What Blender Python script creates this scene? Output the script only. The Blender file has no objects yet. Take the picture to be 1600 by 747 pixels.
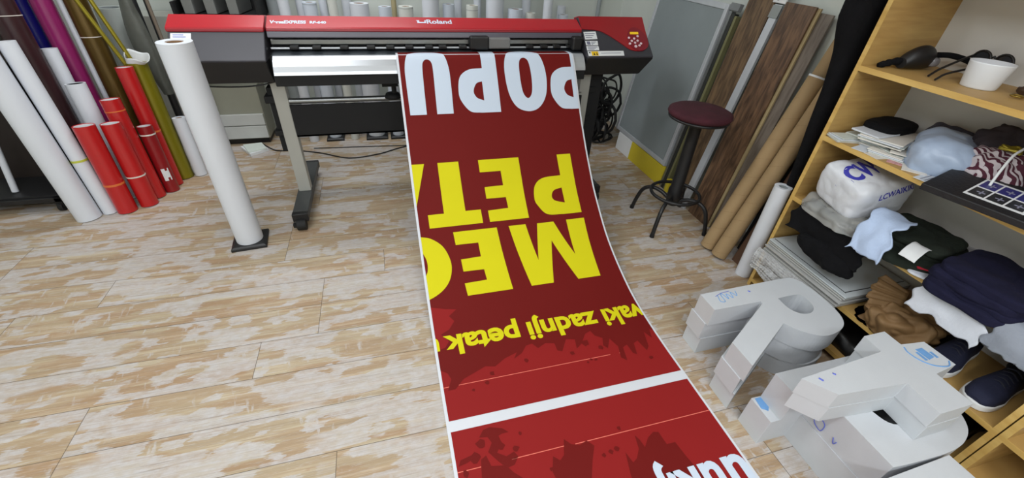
import bpy, bmesh, math, random
from mathutils import Vector, Matrix, noise
PI = math.pi
S = bpy.context.scene
COL = S.collection
# ------------------------------------------------------------------ camera, light, exposure
cd = bpy.data.cameras.new('camera'); cam = bpy.data.objects.new('camera', cd); COL.objects.link(cam)
cd.sensor_width = 36.0; cd.lens = 661.5 / 1600 * 36.0; cd.clip_start = 0.02
def _cam_matrix(p, r, y):
    cy, sy, cp, sp, cr, sr = math.cos(y), math.sin(y), math.cos(p), math.sin(p), math.cos(r), math.sin(r)
    Rz = Matrix(((cy, sy, 0), (-sy, cy, 0), (0, 0, 1))); B = Matrix(((1, 0, 0), (0, 0, -1), (0, 1, 0)))
    Rx = Matrix(((1, 0, 0), (0, cp, -sp), (0, sp, cp))); Rr = Matrix(((cr, -sr, 0), (sr, cr, 0), (0, 0, 1)))
    M = Rr @ Rx @ B @ Rz
    return Matrix((M[0], -M[1], -M[2])).transposed()
cam.matrix_world = Matrix.Translation((0, 0, 1.5)) @ _cam_matrix(.62325, .06352, -.30708).to_4x4()
S.camera = cam
w = bpy.data.worlds.new('world'); S.world = w; w.use_nodes = True
w.node_tree.nodes['Background'].inputs[0].default_value = (.85, .92, 1, 1)
w.node_tree.nodes['Background'].inputs[1].default_value = 0.30
def area(name, loc, sx, sy, power, color=(.94, .97, 1.0), rot=(0, 0, 0)):
    l = bpy.data.lights.new(name, 'AREA'); l.shape = 'RECTANGLE'; l.size = sx; l.size_y = sy; l.energy = power; l.color = color
    o = bpy.data.objects.new(name, l); COL.objects.link(o); o.location = loc; o.rotation_euler = rot
    return o
area('unseen_ceiling_lamp', (-1.1, .1, 2.68), 1.3, .35, 27)
area('unseen_ceiling_lamp', (.45, .0, 2.68), 1.3, .35, 22)
area('unseen_ceiling_lamp', (-1.0, 2.0, 2.68), 1.3, .35, 26)
area('unseen_ceiling_lamp', (-.35, 3.35, 2.68), 1.3, .35, 30)  # unseen lamp, added to brighten the back wall behind the printer
area('unseen_ceiling_lamp', (-.9, -1.6, 2.68), 1.3, .35, 60)
area('unseen_ceiling_lamp', (.8, -1.7, 2.68), 1.3, .35, 46)
S.view_settings.view_transform = 'Standard'; S.view_settings.look = 'None'; S.view_settings.gamma = 1; S.view_settings.use_curve_mapping = False
S.view_settings.exposure = -0.34
# ------------------------------------------------------------------ materials
def lin(c):
    return tuple((v / 255 / 12.92 if v / 255 <= .04045 else ((v / 255 + .055) / 1.055) ** 2.4) for v in c)
def node(t, typ, **kw):
    n = t.nodes.new(typ)
    for k, v in kw.items():
        if k in n.inputs.keys() if hasattr(n.inputs, 'keys') else False: n.inputs[k].default_value = v
        else: setattr(n, k, v)
    return n
MATS = {}
def pm(name, rgb, rough=.5, metal=0.0, var=.08, scale=6.0, bump=0.0, bscale=60.0, stretch=(1, 1, 1), alpha=1.0, trans=0.0, emit=0.0, spec=.5, coat=0.0):
    """procedural material: base colour with a soft noise variation and an optional bump"""
    if name in MATS: return MATS[name]
    m = bpy.data.materials.new(name); m.use_nodes = True; t = m.node_tree; b = t.nodes['Principled BSDF']
    c = lin(rgb)
    tc = t.nodes.new('ShaderNodeTexCoord'); mp = t.nodes.new('ShaderNodeMapping'); mp.inputs['Scale'].default_value = stretch
    t.links.new(tc.outputs['Object'], mp.inputs['Vector'])
    nz = t.nodes.new('ShaderNodeTexNoise'); nz.inputs['Scale'].default_value = scale; nz.inputs['Detail'].default_value = 5
    t.links.new(mp.outputs[0], nz.inputs['Vector'])
    mx = t.nodes.new('ShaderNodeMix'); mx.data_type = 'RGBA'
    mx.inputs[6].default_value = (*[max(0, v * (1 - var * 2)) for v in c], 1); mx.inputs[7].default_value = (*[min(1, v * (1 + var * 2)) for v in c], 1)
    t.links.new(nz.outputs['Fac'], mx.inputs[0]); t.links.new(mx.outputs[2], b.inputs['Base Color'])
    b.inputs['Roughness'].default_value = rough; b.inputs['Metallic'].default_value = metal
    b.inputs['Alpha'].default_value = alpha; b.inputs['Transmission Weight'].default_value = trans
    b.inputs['Specular IOR Level'].default_value = spec; b.inputs['Coat Weight'].default_value = coat
    if emit:
        b.inputs['Emission Color'].default_value = (*c, 1); b.inputs['Emission Strength'].default_value = emit
    if bump:
        n2 = t.nodes.new('ShaderNodeTexNoise'); n2.inputs['Scale'].default_value = bscale; n2.inputs['Detail'].default_value = 4
        t.links.new(mp.outputs[0], n2.inputs['Vector'])
        bp = t.nodes.new('ShaderNodeBump'); bp.inputs['Strength'].default_value = bump; bp.inputs['Distance'].default_value = .01
        t.links.new(n2.outputs['Fac'], bp.inputs['Height']); t.links.new(bp.outputs[0], b.inputs['Normal'])
    MATS[name] = m; return m
def wood(name, c1, c2, stretch, rough=.45, scale=5, contrast=(.35, .65)):
    if name in MATS: return MATS[name]
    m = pm(name, c1, rough); t = m.node_tree; b = t.nodes['Principled BSDF']
    mp = [n for n in t.nodes if n.type == 'MAPPING'][0]; mp.inputs['Scale'].default_value = stretch
    nz = [n for n in t.nodes if n.type == 'TEX_NOISE'][0]; nz.inputs['Scale'].default_value = scale; nz.inputs['Detail'].default_value = 8; nz.inputs['Distortion'].default_value = .6
    mx = [n for n in t.nodes if n.type == 'MIX'][0]
    rp = t.nodes.new('ShaderNodeMapRange'); rp.inputs[1].default_value = contrast[0]; rp.inputs[2].default_value = contrast[1]
    t.links.new(nz.outputs['Fac'], rp.inputs[0]); t.links.new(rp.outputs[0], mx.inputs[0])
    mx.inputs[6].default_value = (*lin(c1), 1); mx.inputs[7].default_value = (*lin(c2), 1)
    return m
WALL = pm('wall_paint', (205, 210, 204), .8, var=.03, scale=3, bump=.05, bscale=40)
CEIL = pm('ceiling_paint', (225, 227, 224), .85, var=.02)
WHITE_FILM = pm('white_film', (216, 220, 228), .38, var=.02, scale=3)
WHITE_PAPER = pm('white_paper', (222, 224, 226), .6, var=.03)
GREY_FILM = pm('grey_film', (150, 156, 158), .4, var=.08)
CARD_CORE = pm('cardboard_core', (150, 118, 88), .8, var=.08, scale=30)
CARDBOARD = pm('cardboard', (158, 132, 95), .75, var=.07, scale=9, bump=.05, bscale=50)
BLACK = pm('black_plastic', (24, 24, 26), .45, var=.06, scale=12)
BLACK_MATT = pm('black_matt', (20, 20, 22), .8, var=.1, scale=12)
DARK_GREY = pm('dark_grey_plastic', (54, 53, 60), .45, var=.04, bump=.03, bscale=300)
CHARCOAL = pm('charcoal_plastic', (32, 32, 34), .5, var=.05, bump=.03, bscale=300)
RED_GLOSS = pm('red_gloss_plastic', (176, 26, 40), .28, var=.04, scale=3, coat=.3)
RED_LIP = pm('dark_red_plastic', (140, 14, 30), .4, var=.04)
LIGHT_METAL = pm('painted_metal', (176, 176, 170), .45, metal=.2, var=.04)
SILVER = pm('brushed_silver', (196, 200, 205), .32, metal=.55, var=.03, stretch=(1, 30, 30))
STEEL = pm('steel', (150, 152, 152), .35, metal=.9, var=.05)
ALU = pm('aluminium', (200, 204, 210), .38, metal=.4, var=.06, scale=10)
RED_VINYL = pm('red_vinyl', (182, 26, 28), .28, var=.05, scale=4, coat=.2)
DARKRED_VINYL = pm('dark_red_vinyl', (138, 20, 26), .3, var=.06, scale=4)
PINE = wood('pine_veneer', (194, 160, 98), (166, 130, 74), (3, 3, 30), .5, 1.2, (.3, .75))
PINE_EDGE = wood('pine_edging', (214, 180, 108), (196, 158, 86), (20, 2, 20), .5, 1.5)
LAMINATE = wood('brown_laminate', (116, 88, 65), (66, 48, 36), (9, 9, 1.1), .42, 4.5, (.36, .64))
LAMINATE2 = wood('dull_brown_laminate', (118, 94, 68), (72, 55, 40), (9, 9, 1.1), .5, 4.5, (.36, .64))
GREY_WOOD = wood('grey_laminate', (128, 118, 108), (96, 86, 78), (14, 14, 1.3), .5, 2.2)
FIBRE = pm('fibreboard_core', (168, 150, 112), .8, var=.08, scale=20)
FOAM = pm('white_foam_board', (198, 202, 207), .6, var=.025, scale=12, bump=.04, bscale=180)
FOAM_SEAM = pm('foam_seam', (186, 190, 196), .7, var=.03)
INK = pm('blue_marker', (96, 108, 200), .6, var=.1)
STAMP = pm('blue_stamp', (110, 160, 214), .6, var=.15, scale=30)
GLASS_GREY = pm('grey_sheet', (192, 199, 203), .2, var=.05, scale=4)
EDGE_GREY = pm('sheet_edge', (176, 176, 174), .35, var=.1)
VELVET = pm('burgundy_velvet', (62, 14, 28), .85, var=.25, scale=14, bump=.15, bscale=90)
BLACK_CLOTH = pm('black_cloth', (14, 14, 17), .95, var=.2, scale=20, bump=.2, bscale=120, spec=.2)
NAVY_CLOTH = pm('navy_cloth', (27, 27, 50), .95, var=.12, scale=20, bump=.2, bscale=120, spec=.2)
GREEN_CLOTH = pm('dark_green_cloth', (36, 42, 36), .95, var=.12, scale=20, bump=.2, bscale=120, spec=.2)
BLUE_SHIRT = pm('pale_blue_cloth', (178, 196, 226), .85, var=.05, scale=20, bump=.15, bscale=140)
WHITE_CLOTH = pm('white_cloth', (206, 210, 220), .85, var=.04, scale=20, bump=.15, bscale=140)
GREY_CLOTH = pm('grey_cloth', (140, 146, 158), .9, var=.06, scale=20, bump=.15, bscale=140)
LETTER_YELLOW = pm('yellow_ink', (212, 204, 26), .62, var=.015, spec=.12)
LETTER_WHITE = pm('white_ink', (202, 214, 230), .62, var=.01, spec=.12)
BANNER_RED = pm('red_ink', (140, 32, 32), .62, var=.03, scale=2, spec=.12)
BANNER_DARK = pm('dark_red_ink', (108, 24, 22), .62, var=.03, scale=2, spec=.12)
BANNER_LINE = pm('pale_red_ink', (228, 120, 104), .62, var=.02, spec=.12)
VINYL = pm('white_vinyl', (212, 215, 222), .38, var=.01)
YELLOW_BOARD = pm('yellow_board', (206, 186, 44), .55, var=.06)
RUBBER = pm('black_rubber', (16, 16, 17), .7, var=.1)

def floor_material():
    m = bpy.data.materials.new('whitewashed_plank_floor'); m.use_nodes = True; t = m.node_tree; b = t.nodes['Principled BSDF']
    L = t.links.new
    def math_(op, a, b_=None, c=None):
        n = t.nodes.new('ShaderNodeMath'); n.operation = op
        for i, v in enumerate((a, b_, c)):
            if v is None: continue
            if isinstance(v, (int, float)): n.inputs[i].default_value = v
            else: L(v, n.inputs[i])
        return n.outputs[0]
    def combine(x, y, z=0.0):
        n = t.nodes.new('ShaderNodeCombineXYZ')
        for i, v in enumerate((x, y, z)):
            if isinstance(v, (int, float)): n.inputs[i].default_value = v
            else: L(v, n.inputs[i])
        return n.outputs[0]
    def noise_(vec, scale, detail=4, rough=.55):
        n = t.nodes.new('ShaderNodeTexNoise'); n.inputs['Scale'].default_value = scale; n.inputs['Detail'].default_value = detail; n.inputs['Roughness'].default_value = rough
        L(vec, n.inputs['Vector']); return n.outputs['Fac']
    def ramp(v, a, b_):
        n = t.nodes.new('ShaderNodeMapRange'); n.inputs[1].default_value = a; n.inputs[2].default_value = b_; L(v, n.inputs[0]); return n.outputs[0]
    def mix(f, a, b_):
        n = t.nodes.new('ShaderNodeMix'); n.data_type = 'RGBA'
        if isinstance(f, (int, float)): n.inputs[0].default_value = f
        else: L(f, n.inputs[0])
        for i, v in ((6, a), (7, b_)):
            if isinstance(v, tuple): n.inputs[i].default_value = (*lin(v), 1)
            else: L(v, n.inputs[i])
        return n.outputs[2]
    tc = t.nodes.new('ShaderNodeTexCoord'); sp = t.nodes.new('ShaderNodeSeparateXYZ'); L(tc.outputs['Object'], sp.inputs[0])
    x, y = sp.outputs[0], sp.outputs[1]
    W, LEN = .192, 1.285
    ry = math_('DIVIDE', math_('SUBTRACT', y, .885), W); row = math_('FLOOR', ry); fy = math_('FRACT', ry)
    # joint of each row, read off a stepped ramp
    cr = t.nodes.new('ShaderNodeValToRGB'); cr.color_ramp.interpolation = 'CONSTANT'
    known = {-1: -.524, 0: -1.19, 1: -.651, 2: -.371, 5: -.085}
    rnd = random.Random(5); els = cr.color_ramp.elements
    for k in range(-6, 18):
        off = (known.get(k, rnd.uniform(-1.2, 0)) / LEN) % 1.0
        pos = (k + 6) / 24
        e = els[0] if k == -6 else els.new(pos)
        if k == -6: e.position = 0
        e.color = (off, off, off, 1)
    while len(els) > 24: els.remove(els[-1])
    L(math_('DIVIDE', math_('ADD', row, 6.01), 24.0), cr.inputs[0])
    rx = math_('SUBTRACT', math_('DIVIDE', x, LEN), cr.outputs[0]); colid = math_('FLOOR', rx); fx = math_('FRACT', rx)
    # base tan wood with grain along X, each plank shifted; toned in small strips
    shift = math_('ADD', math_('MULTIPLY', row, 3.71), math_('MULTIPLY', colid, 7.13))
    xs = math_('ADD', x, shift)
    def vor(sx, sy, wx, wy, seed):
        wn = noise_(combine(math_('MULTIPLY', x, 7), math_('MULTIPLY', y, 150), seed), 1.0, 5, .72)
        v = t.nodes.new('ShaderNodeTexVoronoi'); v.distance = 'CHEBYCHEV'; v.inputs['Scale'].default_value = 1.0; v.inputs['Randomness'].default_value = .9
        L(combine(math_('ADD', math_('MULTIPLY', xs, sx), math_('MULTIPLY', wn, wx)), math_('ADD', math_('ADD', math_('MULTIPLY', y, sy), math_('MULTIPLY', wn, wy)), seed * 3.7), seed), v.inputs['Vector'])
        c_ = t.nodes.new('ShaderNodeSeparateColor'); L(v.outputs['Color'], c_.inputs[0]); return c_.outputs[0], c_.outputs[1]
    grain = noise_(combine(math_('MULTIPLY', xs, 2.0), math_('MULTIPLY', y, 42.0), shift), 1.0, 7, .68)
    ton, ton2 = vor(4.2, 24.0, .7, .5, 1.0)
    cr2 = t.nodes.new('ShaderNodeValToRGB'); e2 = cr2.color_ramp.elements
    for pos, col in ((0, (172, 142, 110)), (.2, (190, 172, 142)), (.4, (184, 176, 148)), (.6, (194, 164, 138)), (.78, (160, 130, 98)), (.9, (198, 186, 162)), (1, (184, 168, 140))):
        e = e2[0] if pos == 0 else (e2[1] if pos == 1 else e2.new(pos)); e.color = (*lin(col), 1)
        if pos in (0, 1): e.position = pos
    L(ton, cr2.inputs[0])
    tan = mix(math_('MULTIPLY', ramp(grain, .66, .36), .45), cr2.outputs[0], (132, 108, 82))
    tan = mix(math_('MULTIPLY', ramp(grain, .52, .72), .45), tan, (206, 196, 174))
    # scraped white paint in ragged blocks
    a1, a2 = vor(5.6, 13.0, .7, .5, 2.0); b1, b2 = vor(13.0, 30.0, .9, .7, 3.0)
    region = noise_(combine(math_('MULTIPLY', xs, 2.2), math_('MULTIPLY', y, 5), 9), 1.0, 2)
    streak = ramp(noise_(combine(math_('MULTIPLY', x, 6.0), math_('MULTIPLY', y, 130), 5), 1.0, 4, .65), .34, .56)
    blot = ramp(noise_(combine(math_('MULTIPLY', x, 24), math_('MULTIPLY', y, 40), 6), 1.0, 5, .65), .36, .58)
    m1 = math_('MULTIPLY', ramp(math_('ADD', a1, math_('MULTIPLY', region, .5)), .86, .90), math_('ADD', math_('MULTIPLY', math_('MULTIPLY', streak, blot), .5), .50))
    m2 = math_('MULTIPLY', ramp(math_('ADD', b1, math_('MULTIPLY', region, .5)), 1.02, 1.08), math_('ADD', math_('MULTIPLY', blot, .5), .40))
    wear = math_('MULTIPLY', ramp(noise_(combine(math_('MULTIPLY', x, 18), math_('MULTIPLY', y, 110), 2), 1.0, 5, .7), .54, .68), .5)
    # white strokes brushed across the plank
    vs = ramp(noise_(combine(math_('ADD', math_('MULTIPLY', xs, 34), math_('MULTIPLY', y, 6)), math_('MULTIPLY', y, 9), shift), 1.0, 4, .6), .58, .66)
    vs = math_('MULTIPLY', vs, ramp(noise_(combine(math_('MULTIPLY', xs, 3), math_('MULTIPLY', y, 7), 13), 1.0, 2), .50, .60))
    mask = math_('MINIMUM', math_('MAXIMUM', math_('MAXIMUM', m1, m2), math_('MAXIMUM', wear, math_('MULTIPLY', vs, .75))), 1.0)
    white = mix(noise_(combine(math_('MULTIPLY', x, 30), math_('MULTIPLY', y, 60), 7), 1.0, 5, .7), (176, 174, 174), (206, 204, 207))
    colr = mix(math_('MULTIPLY', mask, .86), tan, white)
    dark = ramp(noise_(combine(math_('MULTIPLY', xs, 3.2), math_('MULTIPLY', y, 150), 11), 1.0, 4, .6), .60, .70)
    colr = mix(math_('MULTIPLY', dark, .55), colr, (122, 108, 94))
    fine = noise_(combine(math_('MULTIPLY', xs, 5.0), math_('MULTIPLY', y, 300), 15), 1.0, 5, .7)
    colr = mix(math_('MULTIPLY', ramp(fine, .50, .70), .38), colr, (150, 136, 120))
    colr = mix(math_('MULTIPLY', ramp(fine, .46, .30), .35), colr, (216, 212, 206))
    # seams
    ey = math_('MULTIPLY', math_('MINIMUM', fy, math_('SUBTRACT', 1.0, fy)), W)
    ex = math_('MULTIPLY', math_('MINIMUM', fx, math_('SUBTRACT', 1.0, fx)), LEN)
    seam = math_('SUBTRACT', 1.0, ramp(math_('MINIMUM', ex, ey), .0007, .0017))
    colr = mix(math_('MULTIPLY', seam, .8), colr, (78, 66, 54))
    L(colr, b.inputs['Base Color']); b.inputs['Roughness'].default_value = .55; b.inputs['Specular IOR Level'].default_value = .3
    bp = t.nodes.new('ShaderNodeBump'); bp.inputs['Strength'].default_value = .25; bp.inputs['Distance'].default_value = .002
    L(math_('SUBTRACT', 1.0, seam), bp.inputs['Height']); L(bp.outputs[0], b.inputs['Normal'])
    return m
# ------------------------------------------------------------------ mesh helpers
class MB:
    def __init__(s): s.v = []; s.f = []; s.mi = []; s.m = 0; s.sm = []; s.smooth = False
    def add(s, vs, fs):
        o = len(s.v); s.v += [Vector(v) for v in vs]
        for f in fs: s.f.append([i + o for i in f]); s.mi.append(s.m); s.sm.append(s.smooth)
        return s
    def box(s, x0, x1, y0, y1, z0, z1):
        return s.add([(x0, y0, z0), (x1, y0, z0), (x1, y1, z0), (x0, y1, z0), (x0, y0, z1), (x1, y0, z1), (x1, y1, z1), (x0, y1, z1)],
                     [(3, 2, 1, 0), (4, 5, 6, 7), (0, 1, 5, 4), (1, 2, 6, 5), (2, 3, 7, 6), (3, 0, 4, 7)])
    def hexa(s, b, t):
        return s.add(list(b) + list(t), [(3, 2, 1, 0), (4, 5, 6, 7), (0, 1, 5, 4), (1, 2, 6, 5), (2, 3, 7, 6), (3, 0, 4, 7)])
    def prism(s, poly, z0, z1):
        a = sum(poly[i][0] * poly[(i + 1) % len(poly)][1] - poly[(i + 1) % len(poly)][0] * poly[i][1] for i in range(len(poly)))
        p = list(poly) if a > 0 else list(poly)[::-1]; n = len(p)
        return s.add([(q[0], q[1], z0) for q in p] + [(q[0], q[1], z1) for q in p],
                     [tuple(range(n))[::-1], tuple(range(n, 2 * n))] + [(i, (i + 1) % n, n + (i + 1) % n, n + i) for i in range(n)])
    def prism_x(s, prof, x0, x1):       # (y, z) profile swept along X
        a = sum(prof[i][0] * prof[(i + 1) % len(prof)][1] - prof[(i + 1) % len(prof)][0] * prof[i][1] for i in range(len(prof)))
        p = list(prof) if a > 0 else list(prof)[::-1]; n = len(p)
        return s.add([(x0, q[0], q[1]) for q in p] + [(x1, q[0], q[1]) for q in p],
                     [tuple(range(n))[::-1], tuple(range(n, 2 * n))] + [(i, (i + 1) % n, n + (i + 1) % n, n + i) for i in range(n)])
    def tube(s, pts, r, n=20, caps=True, inner=0.0, smooth=True):
        pts = [Vector(p) for p in pts]; rs = r if isinstance(r, (list, tuple)) else [r] * len(pts)
        T0 = (pts[1] - pts[0]).normalized(); ref = Vector((0, 0, 1)) if abs(T0.z) < .9 else Vector((1, 0, 0))
        N = (ref - T0 * ref.dot(T0)).normalized(); rings = []; rin = []
        vs = []
        for i, p in enumerate(pts):
            T = (pts[min(i + 1, len(pts) - 1)] - pts[max(i - 1, 0)]).normalized()
            N = (N - T * N.dot(T)).normalized(); Bn = T.cross(N)
            vs += [p + (N * math.cos(2 * PI * k / n) + Bn * math.sin(2 * PI * k / n)) * rs[i] for k in range(n)]
        fs = [(i * n + k, i * n + (k + 1) % n, (i + 1) * n + (k + 1) % n, (i + 1) * n + k) for i in range(len(pts) - 1) for k in range(n)]
        keep = s.smooth; s.smooth = smooth; s.add(vs, fs); s.smooth = False
        if caps:
            m = len(pts) - 1
            s.add(vs[:n], [tuple(range(n))[::-1]]); s.add(vs[m * n:], [tuple(range(n))])
        s.smooth = keep
        return s
    def pipe(s, a, b, r, ri, n=28):     # hollow roll with open ends
        a, b = Vector(a), Vector(b); T = (b - a).normalized(); ref = Vector((1, 0, 0)); N = (ref - T * ref.dot(T)).normalized(); Bn = T.cross(N)
        ring = lambda p, q: [p + (N * math.cos(2 * PI * k / n) + Bn * math.sin(2 * PI * k / n)) * q for k in range(n)]
        keep = s.smooth
        s.smooth = True
        s.add(ring(a, r) + ring(b, r), [(k, (k + 1) % n, n + (k + 1) % n, n + k) for k in range(n)])
        s.add(ring(a, ri) + ring(b, ri), [(n + k, n + (k + 1) % n, (k + 1) % n, k) for k in range(n)])
        s.smooth = False
        s.add(ring(b, r) + ring(b, ri), [(k, (k + 1) % n, n + (k + 1) % n, n + k) for k in range(n)])
        s.add(ring(a, r) + ring(a, ri), [(n + k, n + (k + 1) % n, (k + 1) % n, k) for k in range(n)])
        s.smooth = keep; return s
    def lathe(s, prof, c, n=32, smooth=True):   # (r, z) profile around a vertical axis
        vs = [(c[0] + r * math.cos(2 * PI * k / n), c[1] + r * math.sin(2 * PI * k / n), c[2] + z) for r, z in prof for k in range(n)]
        fs = [(i * n + k, i * n + (k + 1) % n, (i + 1) * n + (k + 1) % n, (i + 1) * n + k) for i in range(len(prof) - 1) for k in range(n)]
        keep = s.smooth; s.smooth = smooth; s.add(vs, fs); s.smooth = keep; return s
    def torus(s, c, R, r, n=40, m=12):
        vs = [(c[0] + (R + r * math.cos(2 * PI * j / m)) * math.cos(2 * PI * i / n), c[1] + (R + r * math.cos(2 * PI * j / m)) * math.sin(2 * PI * i / n), c[2] + r * math.sin(2 * PI * j / m)) for i in range(n) for j in range(m)]
        fs = [(i * m + j, ((i + 1) % n) * m + j, ((i + 1) % n) * m + (j + 1) % m, i * m + (j + 1) % m) for i in range(n) for j in range(m)]
        keep = s.smooth; s.smooth = True; s.add(vs, fs); s.smooth = keep; return s
    def xform(s, M):
        s.v = [M @ v for v in s.v]; return s
WORLD = {}
def origin_of(o): return WORLD.get(o.name, Vector((0, 0, 0)))
def build(name, mb, mats, parent=None, bevel=0.0, loc=None, seg=2):
    if not isinstance(mats, (list, tuple)): mats = [mats]
    vs = mb.v
    if parent is not None: org = origin_of(parent) if loc is None else Vector(loc)
    elif loc is not None: org = Vector(loc)
    else:
        xs = [v.x for v in vs]; ys = [v.y for v in vs]; zs = [v.z for v in vs]
        org = Vector(((min(xs) + max(xs)) / 2, (min(ys) + max(ys)) / 2, min(zs)))
    me = bpy.data.meshes.new(name); me.from_pydata([v - org for v in vs], [], mb.f)
    for m in mats: me.materials.append(m)
    me.polygons.foreach_set('material_index', mb.mi); me.polygons.foreach_set('use_smooth', mb.sm); me.update()
    o = bpy.data.objects.new(name, me); COL.objects.link(o); WORLD[o.name] = org.copy()
    if parent is not None:
        o.parent = parent; o.location = org - origin_of(parent)
    else: o.location = org
    if bevel:
        b = o.modifiers.new('edge', 'BEVEL'); b.width = bevel; b.segments = seg; b.limit_method = 'ANGLE'; b.angle_limit = math.radians(40)
    return o
def tag(o, label=None, cat=None, group=None, kind=None):
    if label: o['label'] = label
    if cat: o['category'] = cat
    if group: o['group'] = group
    if kind: o['kind'] = kind
    return o
def thing(name, label, cat, loc=(0, 0, 0), group=None):
    o = bpy.data.objects.new(name, None); COL.objects.link(o); o.location = loc; o.empty_display_size = .05
    WORLD[o.name] = Vector(loc); return tag(o, label, cat, group)
def struct(name, mb, m): return tag(build(name, mb, m, loc=(0, 0, 0)), kind='structure')
def catmull(pts, n=8, closed=False):
    P = [Vector(p) for p in pts]
    if closed: Q = [P[-1]] + P + P[:2]
    else: Q = [P[0] * 2 - P[1]] + P + [P[-1] * 2 - P[-2]]
    out = []
    for i in range(1, len(Q) - 2):
        a, b, c, d = Q[i - 1:i + 3]
        for k in range(n):
            t = k / n; out.append((b * 2 + (c - a) * t + (a * 2 - b * 5 + c * 4 - d) * t * t + (b * 3 - a - c * 3 + d) * t ** 3) * .5)
    if not closed: out.append(P[-1])
    return out
def grid_mesh(mb, fn, nu, nv):
    vs = [fn(i / nu, j / nv) for i in range(nu + 1) for j in range(nv + 1)]
    fs = [(i * (nv + 1) + j, (i + 1) * (nv + 1) + j, (i + 1) * (nv + 1) + j + 1, i * (nv + 1) + j + 1) for i in range(nu) for j in range(nv)]
    keep = mb.smooth; mb.smooth = True; mb.add(vs, fs); mb.smooth = keep; return mb
def softbox(c, size, rot=0.0, p=5.0, amp=.012, freq=9.0, seed=0, n=18, fold=0.0, foldfreq=5, tilt=(0, 0), crease=0.0, cfreq=14):
    """a soft, rumpled, closed body (folded clothing, bags): superellipsoid box with noise folds; flat underneath"""
    bm = bmesh.new(); bmesh.ops.create_cube(bm, size=2); bmesh.ops.subdivide_edges(bm, edges=bm.edges[:], cuts=n, use_grid_fill=True)
    mb = MB(); mb.smooth = True; vs = []
    for v in bm.verts:
        q = v.co.copy(); L = (abs(q.x) ** p + abs(q.y) ** p + abs(q.z) ** p) ** (1 / p); q /= L
        w_ = Vector((q.x * size[0] / 2, q.y * size[1] / 2, q.z * size[2] / 2)); s_ = Vector((seed * 3.1, seed * 1.7, seed))
        d = noise.noise_vector(w_ * freq + s_) * amp + noise.noise_vector(w_ * freq * 2.7 + s_) * amp * .4
        if crease:
            k_ = abs(noise.noise(w_ * cfreq + s_)) + .5 * abs(noise.noise(w_ * cfreq * 2.3 - s_))
            d += q * (k_ - .35) * crease
        if fold: d.z += fold * math.sin(foldfreq * (w_.x + w_.y * .35) * 10 + 3 * noise.noise(w_ * 5 + s_))
        if q.z < -.6: d.z = 0
        vs.append(w_ + d)
    M = Matrix.Translation(Vector(c)) @ Matrix.Rotation(rot, 4, 'Z') @ Matrix.Rotation(tilt[0], 4, 'X') @ Matrix.Rotation(tilt[1], 4, 'Y')
    bm.verts.ensure_lookup_table(); bm.verts.index_update(); vs = [M @ v for v in vs]
    if c[0] > 1.76:   # settled on the board it lies on: squashed flat against it, kept off the back panel
        rest = max(q for q in (0, .05, .26, .565, .865, 1.154) if q <= c[2] + .003) + .0008
        vs = [Vector((min(v.x, 2.1475), v.y, max(v.z, rest))) for v in vs]
    mb.add(vs, [tuple(v.index for v in f.verts) for f in bm.faces]); bm.free(); return mb
def cloth(path, y0, y1, amp=.01, seed=0, th=.004, nv=24, nu=36, ragged=.02, freq=14, skew=0.0):
    """a limp sheet lying along an (x, z) path, spread over y0..y1, with folds and an uneven hem; closed, th thick"""
    P = catmull([(a, 0, b) for a, b in path], 10); D = [0]
    for a, b in zip(P, P[1:]): D.append(D[-1] + (b - a).length)
    def at(u):
        d = u * D[-1]
        for i in range(len(P) - 1):
            if D[i + 1] >= d: return P[i].lerp(P[i + 1], (d - D[i]) / max(1e-9, D[i + 1] - D[i]))
        return P[-1]
    s_ = Vector((seed, seed * 2.3, 0))
    def f(u, v):
        e = 1 + ragged * 4 * noise.noise(Vector((v * 4, 0, seed)))
        q = at(min(1, u * e) if u > .5 else u)
        y = y0 + (y1 - y0) * v + ragged * noise.noise(Vector((u * 5, v, seed + 5))) * (2 * abs(v - .5)) + skew * u
        d = noise.noise_vector(Vector((u * 3, v * 3, 0)) * (freq / 6) + s_) * amp
        return Vector((q.x + d.x, y, q.z + d.z))
    mb = MB(); grid_mesh(mb, f, nu, nv); return mb
def solid(o, th, off=0):
    m = o.modifiers.new('thickness', 'SOLIDIFY'); m.thickness = th; m.offset = off; return o
# ------------------------------------------------------------------ setting
X0, X1, Y0, Y1, H = -2.45, 2.16, -2.6, 3.95, 2.75
struct('floor', MB().box(X0 - .1, X1 + .1, Y0 - .1, Y1 + .1, -.06, 0), floor_material())
struct('ceiling', MB().box(X0 - .1, X1 + .1, Y0 - .1, Y1 + .1, H, H + .06), CEIL)
struct('wall_back', MB().box(X0 - .1, X1 + .1, Y1, Y1 + .1, 0, H), WALL)
struct('wall_front', MB().box(X0 - .1, X1 + .1, Y0 - .1, Y0, 0, H), WALL)
struct('wall_left', MB().box(X0 - .1, X0, Y0, Y1, 0, H), WALL)
struct('wall_right', MB().box(X1, X1 + .1, Y0, Y1, 0, H), WALL)
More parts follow.
